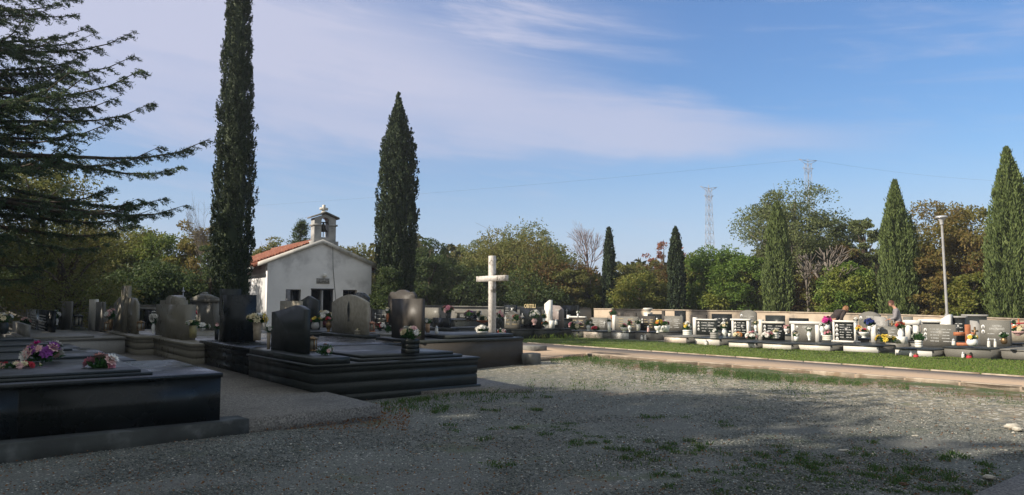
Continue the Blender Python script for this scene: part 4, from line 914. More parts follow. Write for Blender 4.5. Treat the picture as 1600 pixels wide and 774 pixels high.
# ---------------------------------------------------------------- walls round the cemetery
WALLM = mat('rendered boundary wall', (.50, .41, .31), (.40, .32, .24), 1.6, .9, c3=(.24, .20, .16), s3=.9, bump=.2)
WALLSH = mat('shade toned boundary wall', (.24, .225, .20), (.15, .145, .13), 1.6, .9, c3=(.09, .09, .085), s3=.9, bump=.2)  # shade of these stretches put into a darker, greyer wall colour
def wall(name, label, pts, m, th=.25):
    r = thing(name, label, 'wall', (pts[0][0], pts[0][1], 0), 0)
    g = Geo(); gc = Geo()
    for a, b in zip(pts[:-1], pts[1:]):
        dx, dy = b[0]-a[0], b[1]-a[1]; l = math.hypot(dx, dy); nx, ny = -dy/l*th, dx/l*th
        def q(p, o, z): return (p[0]-pts[0][0]+nx*o, p[1]-pts[0][1]+ny*o, z)
        for G_, o0, o1, zb, zt in ((g, 0, 1, (-.1, -.1), (a[2]-.06, b[2]-.06)), (gc, -.12, 1.12, (a[2]-.06, b[2]-.06), (a[2], b[2]))):
            V = [q(a, o0, zb[0]), q(b, o0, zb[1]), q(b, o1, zb[1]), q(a, o1, zb[0]), q(a, o0, zt[0]), q(b, o0, zt[1]), q(b, o1, zt[1]), q(a, o1, zt[0])]
            G_.add(V, [(3,2,1,0),(0,1,5,4),(1,2,6,5),(2,3,7,6),(3,0,4,7),(4,5,6,7)])
    g.build('masonry', m, r); gc.build('coping', KERB if m is WALLM else CONC, r); return r
def wp(u, Y, v): return (XU(u, Y, 1.2), Y, HZ(v, Y))
wall('boundary_wall', 'long tan rendered wall behind the sunlit graves on the right', [wp(928, 45, 482), wp(1180, 38.2, 486), wp(1400, 32.9, 491), wp(1600, 29, 498), wp(1900, 24.5, 508)], WALLM)
wall('boundary_wall', 'grey shaded stretch of wall from the chapel to the corner', [wp(575, 41.2, 474.5), wp(700, 43, 478), wp(924, 45.2, 481)], WALLSH)
wall('boundary_wall', 'dark shaded stretch of wall left of the chapel', [wp(-250, 33, 477), wp(0, 35.6, 478.5), wp(395, 39.6, 475)], WALLSH)

# ---------------------------------------------------------------- chapel
STUC = mat('whitewashed stucco', (.84, .835, .84), (.76, .755, .76), 1.3, .9, c3=(.58, .575, .58), s3=.7, bump=.1)
COPG = mat('painted gable edging', (.66, .64, .60), (.5, .49, .46), 3, .85, c3=(.3, .29, .27), s3=2)
TWR = mat('grey belfry render', (.42, .41, .40), (.30, .30, .295), 3, .9, c3=(.2, .2, .2), s3=2.5)
TILE = mat('red roof tiles', (.30, .105, .06), (.20, .07, .045), 5, .8, c3=(.36, .19, .12), s3=2.2)
CA = R(33); Yc = 35.0; FC = Frame(XU(417, Yc, 2), Yc, CA)
cw = FC.sx(580, 0, 2); zE = HZ(411, Yc); zA = FC.hz(cw/2, 0, 381); LC = 7.2
chap = thing('chapel', 'small whitewashed chapel with red tiled roof and little bell tower', 'chapel', (*FC.o, 0), CA)
def rect(x0, x1, z0, z1): return [(x0, z0), (x1, z0), (x1, z1), (x0, z1)]
zw = FC.hz(1, 0, 452.3)
wx = [(FC.sx(446.5, 0, 2), FC.sx(470, 0, 2), 1.25), (FC.sx(536, 0, 2), FC.sx(557.5, 0, 2), 1.25)]
dr = (FC.sx(486, 0, 2), FC.sx(520.5, 0, 2))
zE2 = zE
o = curve_mesh('wall', [[(0, -.1), (cw, -.1), (cw, zE2), (cw/2, zA), (0, zE2)], rect(wx[0][0], wx[0][1], 1.25, zw), rect(wx[1][0], wx[1][1], 1.25, zw), rect(dr[0], dr[1], .12, zw)], .3, STUC, chap); o.location = (0, .15, 0)
Geo().box(0, .28, .302, LC, -.1, zE2).box(cw-.28, cw, .302, LC, -.1, zE2).prism_xz([(0, 0), (cw, 0), (cw, zE2), (cw/2, zA), (0, zE2)], LC+.002, LC+.3).build('wall', STUC, chap)
Geo().box(.29, cw-.29, .31, LC-.01, -.05, .1).build('floor', CONC, chap)
for a, b, z in wx:
    w_ = Geo().box(a-.03, b+.03, .26, .31, 1.22, 1.27).box(a, a+.06, .22, .28, 1.25, zw).box(b-.06, b, .22, .28, 1.25, zw).box((a+b)/2-.025, (a+b)/2+.025, .22, .28, 1.25, zw).box(a, b, .225, .275, zw-.06, zw).build('window', mat('dark painted frame', (.05, .05, .055), None, 8, .5), chap)
    Geo().box(a+.05, b-.05, .25, .262, 1.26, zw-.05).build('pane', mat('dark window glass', (.01, .012, .015), None, 5, .1), w_)
    Geo().box(a+.02, a+.22, -.0, .03, 1.27, zw-.03).build('shutter', mat('grey shutter', (.22, .22, .24), None, 8, .6), w_) if a < 2 else None
Geo().box(dr[0]+.55, dr[0]+.62, .05, .60, .12, zw-.04).build('door', mat('pale grey door leaf', (.40, .40, .42), None, 5, .5), chap)
Geo().box(dr[0]-.02, dr[0]+.05, .02, .28, .12, zw+.0).box(dr[1]-.05, dr[1]+.02, .02, .28, .12, zw).box(dr[0]-.02, dr[1]+.02, -.03, .10, zw+.002, zw+.05).build('door_frame', mat('dark painted frame', (.05,)*3), chap)
# shade inside painted dark on an added partition
Geo().box(.3, cw-.3, 1.6, 1.7, .1, zE-.1).build('gloom_panel', DARK, chap)
# gable edging
def slope(x0, z0, x1, z1, y0, y1, t, g):
    dx, dz = x1-x0, z1-z0; l = math.hypot(dx, dz); nx, nz = -dz/l*t, dx/l*t
    g.prism_xz([(x0, z0), (x1, z1), (x1+nx, z1+nz), (x0+nx, z0+nz)] if t > 0 else [(x0, z0), (x1, z1), (x1+nx, z1+nz), (x0+nx, z0+nz)][::-1], y0, y1)
sl = (zA-zE)/(cw/2); oh = .38
g = Geo(); V = [(-oh, zE-oh*sl), (cw/2, zA), (cw+oh, zE-oh*sl), (cw+oh, zE-oh*sl+.19), (cw/2, zA+.21), (-oh, zE-oh*sl+.19)]
g.prism_xz(V, -.14, .34); g.build('gable_edging', COPG, chap)
# tiled slopes: rows of half round tiles
def tiles(side):
    n_u, n_v = 240, 56; y0, y1 = .345, LC+.45
    run = cw/2+.55
    u = np.linspace(y0, y1, n_u); v = np.linspace(0, 1, n_v*2)
    UU, VV = np.meshgrid(u, v); row = np.floor(VV*22); fr_ = VV*22-row
    x = run*VV; z = -sl*x
    lift = .045*np.abs(np.sin((UU-y0)/.20*math.pi/1.0))+.05*(fr_)+.012*np.sin(UU*31+row*2.1)
    X = cw/2-x if side < 0 else cw/2+x
    Z = zA+.24+z+lift
    g = Geo(); idx = np.arange(UU.size).reshape(UU.shape)
    q = np.stack([idx[:-1, :-1], idx[:-1, 1:], idx[1:, 1:], idx[1:, :-1]], -1).reshape(-1, 4)
    g.add(np.stack([X, UU, Z], -1).reshape(-1, 3), q)
    e0 = cw/2+side*run; g.prism_xz([(cw/2, zA+.01), (cw/2, zA+.22), (e0, zA+.22-sl*run), (e0, zA+.01-sl*run)], y0, y1, 0)
    return g
tiles(-1).build('roof', TILE, chap); tiles(1).build('roof', TILE, chap)
g = Geo(); 
for i in range(26): g.tube([(cw/2, .36+i*.33, zA+.2), (cw/2, .36+i*.33+.36, zA+.23)], .11, 8)
g.build('ridge', TILE, chap)
Geo().tube([(-.62, .3, zE-.42*sl-.08), (-.62, LC+.4, zE-.42*sl-.08)], .07, 8).tube([(cw+.62, .3, zE-.42*sl-.08), (cw+.62, LC+.4, zE-.42*sl-.08)], .07, 8).build('gutter', STEEL, chap)
# plaque, lamp above it, bell rope
xa, xb = FC.sx(494.5, 0, 2.7), FC.sx(514.5, 0, 2.7)
p = Geo().box(xa, xb, -.04, -.001, HZ(443, Yc+1), HZ(434.5, Yc+1), c=.0).build('plaque', LGR, chap)
g = Geo(); 
for i in range(3): 
    z = HZ(436.5+i*2.4, Yc+1)
    for k in range(9):
        if (k*7+i) % 5: g.box(xa+.06+k*.062, xa+.11+k*.062, -.044, -.04, z-.035, z)
g.build('lettering', mat('dark lettering', (.08, .08, .08)), p)
xl = (xa+xb)/2+.05; zl = HZ(430, Yc+1)
Geo().lathe([(.03, 0), (.1, .05), (.11, .12), (.06, .2)], 12, (xl, -.12, zl-.1)).tube([(xl, 0, zl-.12), (xl, -.12, zl-.12)], .02, 6).build('lamp', PORC, chap, smooth=True)
x0_, x1_ = FC.sx(518, 0, 4.2), FC.sx(525.5, 0, 1.6)
Geo().tube([(x0_, -.17, zA-.15), (x0_+(x1_-x0_)*.3, -.03, 3.3), (x1_, -.025, 1.3)], .012, 5).build('bell_rope', DARK, chap)
# belfry
tx0, tx1 = FC.sx(488.5, .3, 5), FC.sx(522, .3, 5); txm = (tx0+tx1)/2; tb = zA-.28; zt0 = HZ(340, Yc+1.2); zt1 = HZ(333.5, Yc+1.2)
ax0, ax1 = FC.sx(499.5, .3, 5), FC.sx(511, .3, 5); az0 = HZ(370, Yc+1.2); az1 = HZ(344.5, Yc+1.2); ar = (ax1-ax0)/2
hole = [(ax0, az0), (ax1, az0)]+[((ax0+ax1)/2+ar*math.cos(t*math.pi/10), az1+ar*math.sin(t*math.pi/10)) for t in range(11)]
o = curve_mesh('belfry', [[(tx0, tb), (tx1, tb), (tx1, zt0), (txm, zt1), (tx0, zt0)], hole], .55, TWR, chap); o.location = (0, .32, 0); bel = o
zi = HZ(350.5, Yc+1.2)
for q_ in ((tx0-.07, ax0-.002, -.02, .66, zi-.05, zi+.03), (ax1+.002, tx1+.07, -.02, .66, zi-.05, zi+.03)): Geo().box(*q_).build('moulding', TWR, chap)
for q_ in ((tx0-.14, tx0+.1, .04, .6, tb, tb+.42), (tx1-.1, tx1+.14, .04, .6, tb, tb+.42)): Geo().box(*q_).build('buttress', TWR, chap)
g = Geo(); g.prism_xz([(tx0-.16, zt0-.02), (txm, zt1+.03), (tx1+.16, zt0-.02), (tx1+.16, zt0+.06), (txm, zt1+.13), (tx0-.16, zt0+.06)], -.04, .68); g.build('belfry_roof', CONC, chap)
zc = HZ(318, Yc+1.2); zb_ = zt1+.12
Geo().box(txm-.065, txm+.065, .25, .38, zb_, zc, c=.01).box(txm-.20, txm+.20, .256, .374, zc-.27, zc-.14, c=.01).lathe([(.14, 0), (.1, .06), (.07, .09)], 8, (txm, .315, zb_-.02)).build('cross', CREAM, chap)
bz = HZ(346, Yc+1.2); xm = (ax0+ax1)/2
Geo().tube([(ax0, .32, bz), (ax1, .32, bz)], .035, 6).lathe([(.19, -.46), (.17, -.40), (.115, -.28), (.10, -.14), (.06, -.08), (.03, 0)], 14, (xm, .32, bz)).tube([(xm, .32, bz-.4), (xm, .32, bz-.72)], .02, 6).build('bell', mat('dark bell bronze', (.03, .03, .028), (.05, .045, .035), 10, .5, metal=.4), chap)

# small white outbuilding beyond the wall corner
Ys = 49; X0 = XU(896, Ys, 1.5); X1 = XU(911, Ys, 1.5)
o = thing('shed', 'white walled hut with pitched roof edge beyond the wall corner', 'hut', (X1, Ys, 0), R(-12))
Geo().prism_xz([(-4, 0), (0, 0), (0, HZ(455, Ys)), (-2, HZ(444, Ys)+.3), (-4, HZ(455, Ys))], 0, 5).build('wall', mat('hut whitewash', (.62, .61, .6), (.5, .49, .48), 2, .9), o)
Geo().prism_xz([(.35, HZ(455, Ys)-.15), (-2, HZ(444, Ys)+.32), (-4.35, HZ(455, Ys)-.15), (-4.35, HZ(455, Ys)), (-2, HZ(444, Ys)+.5), (.35, HZ(455, Ys))][::-1], -.2, 5.2).build('roof', TILE, o)

# ---------------------------------------------------------------- lamp post
Yl = 30; x = XU(1481, Yl, .8); hl = HZ(352, Yl); ht = HZ(337, Yl)
o = thing('lamp_post', 'slim grey lamp post with a mirrored cone head on the right', 'street lamp', (x, Yl, 0)); o.rotation_euler[1] = R(-.9)
Geo().lathe([(.11, 0), (.11, .95), (.10, 1.05), (.052, 1.15), (.042, hl)], 12).build('pole', mat('pale painted steel', (.33, .325, .32), (.27, .265, .26), 4, .6), o, smooth=True)
Geo().lathe([(.055, 0), (.075, .05), (.085, (ht-hl)*.45), (.15, (ht-hl)*.62), (.17, (ht-hl)*.7)], 14, (0, 0, hl)).build('lamp_body', mat('clear lamp glass', (.6, .6, .6), None, 4, .15), o, smooth=True)
Geo().lathe([(.17, (ht-hl)*.7), (.23, (ht-hl)*.74), (.235, (ht-hl)*.84), (.2, (ht-hl)*.95), (.05, (ht-hl))], 16, (0, 0, hl)).build('lamp_head', mat('mirror aluminium', (.75, .75, .76), (.6, .6, .6), 6, .25, metal=.6), o, smooth=True)

Geo().box(-.03, .03, -.125, -.10, .35, .75, c=0).build('hatch', STEEL, o); Geo().box(-.2, .2, -.2, .2, 0, .04, c=.005).build('base_plate', STEEL, o)
# ---------------------------------------------------------------- pylons and lines
PYL = mat('far lattice steel', (.40, .37, .37), (.33, .31, .31), .4, .7)
def pylon(label, u, vtop, Y, wb, wt, arms):
    X = XU(u, Y, 20); H_ = HZ(vtop, Y); o = thing('electricity_pylon', label, 'pylon', (X, Y, 0), .35, 'lattice pylons beyond the trees')
    g = Geo(); lv = 13; P_ = []
    for i in range(lv+1):
        t = 1-(1-i/lv)**1.0; w = wb+(wt-wb)*min(1, t*1.15); z = H_*.97*t; P_.append([(w*a, w*b, z) for a, b in ((-1, -1), (1, -1), (1, 1), (-1, 1))])
    for i in range(lv):
        for k in range(4):
            g.tube([P_[i][k], P_[i+1][k]], .07, 4); g.tube([P_[i][k], P_[i+1][(k+1) % 4]], .035, 3); g.tube([P_[i][(k+1) % 4], P_[i+1][k]], .035, 3); g.tube([P_[i+1][k], P_[i+1][(k+1) % 4]], .035, 3)
    g.tube([(0, 0, H_*.95), (0, 0, H_)], .1, 4); g.build('tower', PYL, o)
    g = Geo()
    for z, L in arms:
        for s_ in (-1, 1): g.tube([(0, 0, H_*z), (s_*L, 0, H_*z+.5)], .09, 4); g.tube([(0, 0, H_*(z-.03)), (s_*L, 0, H_*z+.5)], .07, 4)
    g.build('cross_arms', PYL, o); return X, Y, H_
p1 = pylon('lattice electricity pylon rising left of the tall airy tree', 1109, 289, 240, 1.5, .7, [(.97, 3.2), (.90, 1.8)])
p2 = pylon('lattice electricity pylon whose top shows above the tall airy tree', 1266, 249, 225, 1.9, .7, [(.985, 3.4), (.93, 2.0)])
def cable(label, a, b, sag):
    pts = [(a[0]+(b[0]-a[0])*t, a[1]+(b[1]-a[1])*t, a[2]+(b[2]-a[2])*t-sag*4*t*(1-t)) for t in np.linspace(0, 1, 25)]
    o = Geo().tube(pts, .017, 4).build('power_line', DARK); tag(o, label, 'power line', 'overhead lines'); return o
cable('thin power line sagging from the right pylon across the sky to the left', (p2[0], p2[1], p2[2]), (XU(-60, 330, 20), 330, HZ(345, 330)), 2.5)
cable('faint power line running right from the airy tree pylon to the picture edge', (p2[0], p2[1], p2[2]), (XU(1750, 240, 20), 240, HZ(285, 240)), 2.5)

# ---------------------------------------------------------------- people
def skin(name, verts, edges, radii, m, parent, sub=2):
    me = bpy.data.meshes.new(name); me.from_pydata(verts, edges, []); o = bpy.data.objects.new(name, me); COL.objects.link(o)
    o.modifiers.new('s', 'SKIN'); sk = me.skin_vertices[0].data
    for i, r in enumerate(radii): sk[i].radius = (r, r) if np.isscalar(r) else r; sk[i].use_root = (i == 0)
    sb = o.modifiers.new('u', 'SUBSURF'); sb.levels = sb.render_levels = sub
    me2 = bpy.data.meshes.new_from_object(o.evaluated_get(bpy.context.evaluated_depsgraph_get())); bpy.data.objects.remove(o)
    me2.materials.clear(); me2.materials.append(m); me2.polygons.foreach_set('use_smooth', np.ones(len(me2.polygons), bool))
    o = bpy.data.objects.new(name, me2); COL.objects.link(o)
    if parent: o.parent = parent
    return o
SKN = mat('skin', (.50, .28, .19), (.44, .23, .15), 12, .6)
def hand_chain(base, d, side, V, E, Rr):
    """palm and five fingers continuing from arm vertex index base along direction d"""
    b = Vector(V[base]); d = Vector(d).normalized(); s_ = Vector(side).normalized()
    V.append(tuple(b+d*.06)); Rr.append((.036, .018)); E.append((base, len(V)-1)); p = len(V)-1; pc = Vector(V[p])
    for i, (o, l) in enumerate(((-.03, .065), (-.01, .078), (.012, .073), (.031, .058))):
        V.append(tuple(pc+d*.03+s_*o)); Rr.append(.0095); E.append((p, len(V)-1)); k = len(V)-1
        V.append(tuple(pc+d*(.03+l*.55)+s_*o*1.1+Vector((0, 0, -.006)))); Rr.append(.0085); E.append((k, len(V)-1)); k = len(V)-1
        V.append(tuple(pc+d*(.03+l*.9)+s_*o*1.1+Vector((0, 0, -.03)))); Rr.append(.007); E.append((k, len(V)-1))
    V.append(tuple(b+d*.035-s_*.045)); Rr.append(.011); E.append((base, len(V)-1)); k = len(V)-1
    V.append(tuple(b+d*.075-s_*.06)); Rr.append(.009); E.append((k, len(V)-1))
def person(label, x, y, rot, bend, top, trous, hair, hairlen, sc=1.0, stoop=0):
    """local: faces +y. bend = forward lean of the trunk in radians"""
    r = thing('person', label, 'person', (x, y, 0), rot); r.scale = (sc,)*3
    c, s_ = math.cos(bend), math.sin(bend); hip = Vector((0, -.12*s_, .92))
    def T(a, b_, z): return (a, hip.y+(z-.92)*s_+b_*c, .92+(z-.92)*c-b_*s_)
    sh = 1.38
    nk, hd = T(0, .02, 1.48), T(0, .07+.03*stoop, 1.60)
    V = [T(0, 0, .94), T(0, .01, 1.10), T(0, 0, 1.27), T(0, 0, 1.40), nk, hd]; Rr = [(.155, .12), (.135, .11), (.15, .115), (.12, .09), .052, .055]
    E = [(0, 1), (1, 2), (2, 3), (3, 4), (4, 5)]
    for sd in (-1, 1):
        k = len(V); V += [T(sd*.165, 0, 1.385)]; Rr += [.062]; E += [(3, k)]
        el = Vector(T(sd*.21, .06, 1.12)); 
        V += [tuple(el)]; Rr += [.045]; E += [(k, k+1)]
        wr = (el.x*.72, el.y+.20, el.z-.06) if bend < .5 else (el.x*.8, el.y+.10, el.z-.22)
        V += [wr]; Rr += [.028]; E += [(k+1, k+2)]
        hand_chain(k+2, Vector(wr)-el, (1, 0, 0), V, E, Rr)
        k = len(V); V += [(sd*.095, hip.y, .88), (sd*.10, hip.y*.3+.03, .48), (sd*.10, -.02, .09), (sd*.11, .05, .035), (sd*.115, .14, .03)]; Rr += [.095, .06, .042, .042, .035]
        E += [(0, k), (k, k+1), (k+1, k+2), (k+2, k+3), (k+3, k+4)]
    skin('body', V, E, Rr, SKN, r)
    # head: shaped ellipsoid with brow, nose, chin and ears
    import bmesh
    bm = bmesh.new(); bmesh.ops.create_uvsphere(bm, u_segments=24, v_segments=18, radius=1)
    tilt = bend*.35+stoop*.5
    for w in bm.verts:
        p = w.co.copy(); X, Yv, Z = p.x*.076, p.y*.095, p.z*.115
        if Z < 0: X *= 1+Z*2.2; Yv *= 1+Z*1.2
        if p.y > .75 and abs(p.x) < .22 and -.35 < p.z < .12: Yv += .022*(1-abs(p.x)/.22)
        if p.y > .6 and abs(abs(p.x)-.38) < .17 and .0 < p.z < .28: Yv -= .008
        if p.y > .8 and abs(p.x) < .35 and -.55 < p.z < -.42: Yv -= .006
        w.co = (X, Yv, Z)
    me = bpy.data.meshes.new('head'); bm.to_mesh(me); bm.free(); me.materials.append(SKN); me.polygons.foreach_set('use_smooth', np.ones(len(me.polygons), bool))
    h = bpy.data.objects.new('head', me); COL.objects.link(h); h.parent = r; h.location = hd; h.location[2] += .03*c; h.rotation_euler[0] = -tilt
    HM = mat('hair '+hair, *{'light brown': ((.34, .17, .07), (.22, .10, .045)), 'dark auburn': ((.13, .045, .025), (.06, .025, .015))}[hair], scale=30, rough=.6)
    bm = bmesh.new(); bmesh.ops.create_uvsphere(bm, u_segments=28, v_segments=20, radius=1); rs = random.Random(5)
    kill = [w for w in bm.verts if w.co.y > .35 and w.co.z < .42 or w.co.z < -hairlen]
    bmesh.ops.delete(bm, geom=kill, context='VERTS')
    for w in bm.verts: k = 1+.06*math.sin(13*w.co.x+5*w.co.z)+rs.uniform(-.03, .03); w.co = (w.co.x*.089*k, w.co.y*.108*k-.006, w.co.z*.128*k+.004)
    me = bpy.data.meshes.new('hair'); bm.to_mesh(me); bm.free(); me.materials.append(HM)
    hh = bpy.data.objects.new('hair', me); COL.objects.link(hh); hh.parent = h; hh.modifiers.new('t', 'SOLIDIFY').thickness = .012
    for sd in (-1, 1):
        Geo().lathe([(.004, -.008), (.03, 0), (.026, .008)], 10).build('ear', SKN, h, loc=(sd*.077, -.005, -.005))
        Geo().box(sd*.03-.012, sd*.03+.012, .083, .09, .008, .018).build('eye', DARK, h)
    # clothes: jumper and trousers follow the body
    V = [T(0, 0, .88), T(0, .012, 1.08), T(0, .012, 1.26), T(0, 0, 1.395), T(0, .01, 1.445)]; Rr = [(.185, .15), (.17, .142), (.175, .145), (.135, .105), .075]; E = [(0, 1), (1, 2), (2, 3), (3, 4)]
    for sd in (-1, 1):
        k = len(V); el = Vector(T(sd*.215, .06, 1.12)); wr = Vector((el.x*.76, el.y+.17, el.z-.05)) if bend < .5 else Vector((el.x*.84, el.y+.085, el.z-.185))
        V += [T(sd*.17, 0, 1.38), tuple(el), tuple(wr)]; Rr += [.078, .062, .045]; E += [(3, k), (k, k+1), (k+1, k+2)]
    skin('jumper', V, E, Rr, top, r)
    V = [(0, hip.y, .96), (0, hip.y, .86)]; Rr = [(.15, .12), (.165, .14)]; E = [(0, 1)]
    for sd in (-1, 1):
        k = len(V); V += [(sd*.10, hip.y, .80), (sd*.102, hip.y*.3+.03, .48), (sd*.102, -.02, .12)]; Rr += [.108, .078, .062]; E += [(1, k), (k, k+1), (k+1, k+2)]
    skin('trousers', V, E, Rr, trous, r)
    for sd in (-1, 1): Geo().prism_xy([(sd*.115-.05, -.08), (sd*.115+.05, -.08), (sd*.115+.055, .08), (sd*.115+.03, .19), (sd*.115-.03, .19), (sd*.115-.055, .08)], 0, .08).build('shoe', DARK, r)
    return r
Yp = 25.6
person('woman with short dark auburn hair and grey jumper looking down at a grave', XU(1403, Yp, 1.2), Yp, R(60), .16, mat('grey knit', (.30, .28, .29), (.24, .22, .23), 20, .9, bump=.3), mat('dark trousers', (.03, .03, .035)), 'dark auburn', .25, .955, 1.2)
Yp = 26.2
person('person with light brown hair in dark jacket stooping over a grave beside magenta bouquet', XU(1303, Yp, 1.2), Yp, R(-72), .95, mat('dark brown jacket', (.035, .026, .024), (.05, .036, .032), 9, .8), mat('dark trousers', (.03, .03, .035)), 'light brown', .5, 1.05, .3)
# ---------------------------------------------------------------- vegetation
def lump(P, seed, fr):
    r = np.random.default_rng(seed); s = np.zeros(len(P))
    for _ in range(5): k = r.normal(size=3)*fr; s += np.sin(P@k+r.uniform(0, 6.28))
    return s/5
def crown_points(rng, K, h, w, z0, shape, seed):
    out = []
    while len(out) < K:
        P = rng.uniform(-1, 1, (K*4, 3)); r = np.linalg.norm(P, axis=1); P = P[(r < 1) & (r > .45)]
        out.extend(P.tolist())
    P = np.array(out[:K]); 
    if shape == 'dome': P[:, 2] = np.where(P[:, 2] < -.3, P[:, 2]*.8, P[:, 2])
    k = 1+.28*lump(P*1.0, seed, 2.6)[:, None]; P = P*k
    P[:, 0] *= w/2; P[:, 1] *= w/2*.9; P[:, 2] = z0+(h-z0)*(P[:, 2]*.5+.5)
    return P
LF = dict(
    olive=leafmat('olive leaves', [(0.118, 0.142, 0.035), (0.189, 0.206, 0.059), (0.260, 0.254, 0.088)], patch=(0.248, 0.212, 0.071), pscale=.4),
    green=leafmat('fresh green leaves', [(0.083, 0.153, 0.026), (0.142, 0.236, 0.041), (0.224, 0.307, 0.065)], patch=(0.271, 0.295, 0.059), pscale=.35),
    dark=leafmat('dark leaves', [(0.053, 0.088, 0.029), (0.083, 0.124, 0.042), (0.130, 0.165, 0.059)]),
    rust=leafmat('rusty leaves', [(0.177, 0.100, 0.041), (0.236, 0.142, 0.053), (0.177, 0.189, 0.059)], patch=(0.142, 0.177, 0.047), pscale=.5),
    brown=leafmat('bronze leaves', [(0.201, 0.153, 0.047), (0.271, 0.189, 0.059), (0.201, 0.201, 0.059)], patch=(0.212, 0.201, 0.053), pscale=.45),
    yellow=leafmat('yellow green leaves', [(0.153, 0.189, 0.035), (0.236, 0.248, 0.053), (0.295, 0.271, 0.065)], patch=(0.130, 0.189, 0.041), pscale=.5),
    airy=leafmat('feathery leaves', [(0.118, 0.153, 0.059), (0.177, 0.212, 0.083), (0.236, 0.260, 0.106)]),
    red=leafmat('red leaves', [(0.307, 0.094, 0.059), (0.378, 0.142, 0.083), (0.212, 0.142, 0.059)]))
def broadleaf(label, u, vt, wpx, Y, lf='olive', K=90, per=150, size=.16, z0f=.02, name='tree', limbs=18, flat=1.0, cl=.16, wx=None, world=None, bark=None, group='broadleaf trees beyond the wall'):
    seed = hash_(label)+int(100*(world[1] if world else 0))%977; rng = np.random.default_rng(seed)
    if world: X, Y, h, w = world
    else: X = XU(u, Y, 3); h = HZ(vt, Y); w = wpx*Y/f*1.05
    h *= .94
    root = thing(name, label, 'tree' if name != 'bush' else 'bush', (X, Y, 0), rng.uniform(0, 6), group)
    C = crown_points(rng, K, h, w, h*z0f, 'dome', seed)
    R_ = w*cl*rng.uniform(.65, 1.25, K)
    n = per; tot = K*n
    D = rng.normal(size=(tot, 3)); D /= np.linalg.norm(D, axis=1, keepdims=True); rad = rng.uniform(.25, 1, tot)**.6
    Rr = np.repeat(R_, n); P = np.repeat(C, n, axis=0)+D*(Rr*rad)[:, None]*np.array([1, 1, .62*flat])
    P += .25*Rr[:, None]*np.stack([lump(P, seed+i, 3.2) for i in range(3)], 1)
    P[:, 2] = np.maximum(P[:, 2], .1)
    T = D+rng.normal(size=(tot, 3))*.6; T[:, 2] -= .25
    g = Geo().add(*cards(P, T, size*rng.uniform(.6, 1.3, tot), size*.5, rng)); g.build('crown', LF[lf] if isinstance(lf, str) else lf, root)
    g = Geo(); tz = h*.55; g.tube([(0, 0, -.1), (.1*rng.normal(), .1*rng.normal(), tz*.5), (.2*rng.normal(), .2*rng.normal(), tz), (0, 0, h*.85)], [w*.028+.05, w*.022+.03, w*.014+.02, .02], 7)
    for i in rng.choice(K, min(limbs, K), replace=False):
        c = C[i]; zs = min(c[2]*.6, tz); m = (c[0]*.45, c[1]*.45, zs+(c[2]-zs)*.55+.1); g.tube([(0, 0, zs), m, tuple(c)], [w*.011+.02, w*.007+.012, .008], 5)
        for _ in range(2):
            q = c+rng.normal(size=3)*R_[i]*.7; g.tube([m, tuple(c*.6+np.array(m)*.4), tuple(q)], [.02, .012, .005], 4)
    g.build('trunk', bark or BARK, root)
    return root
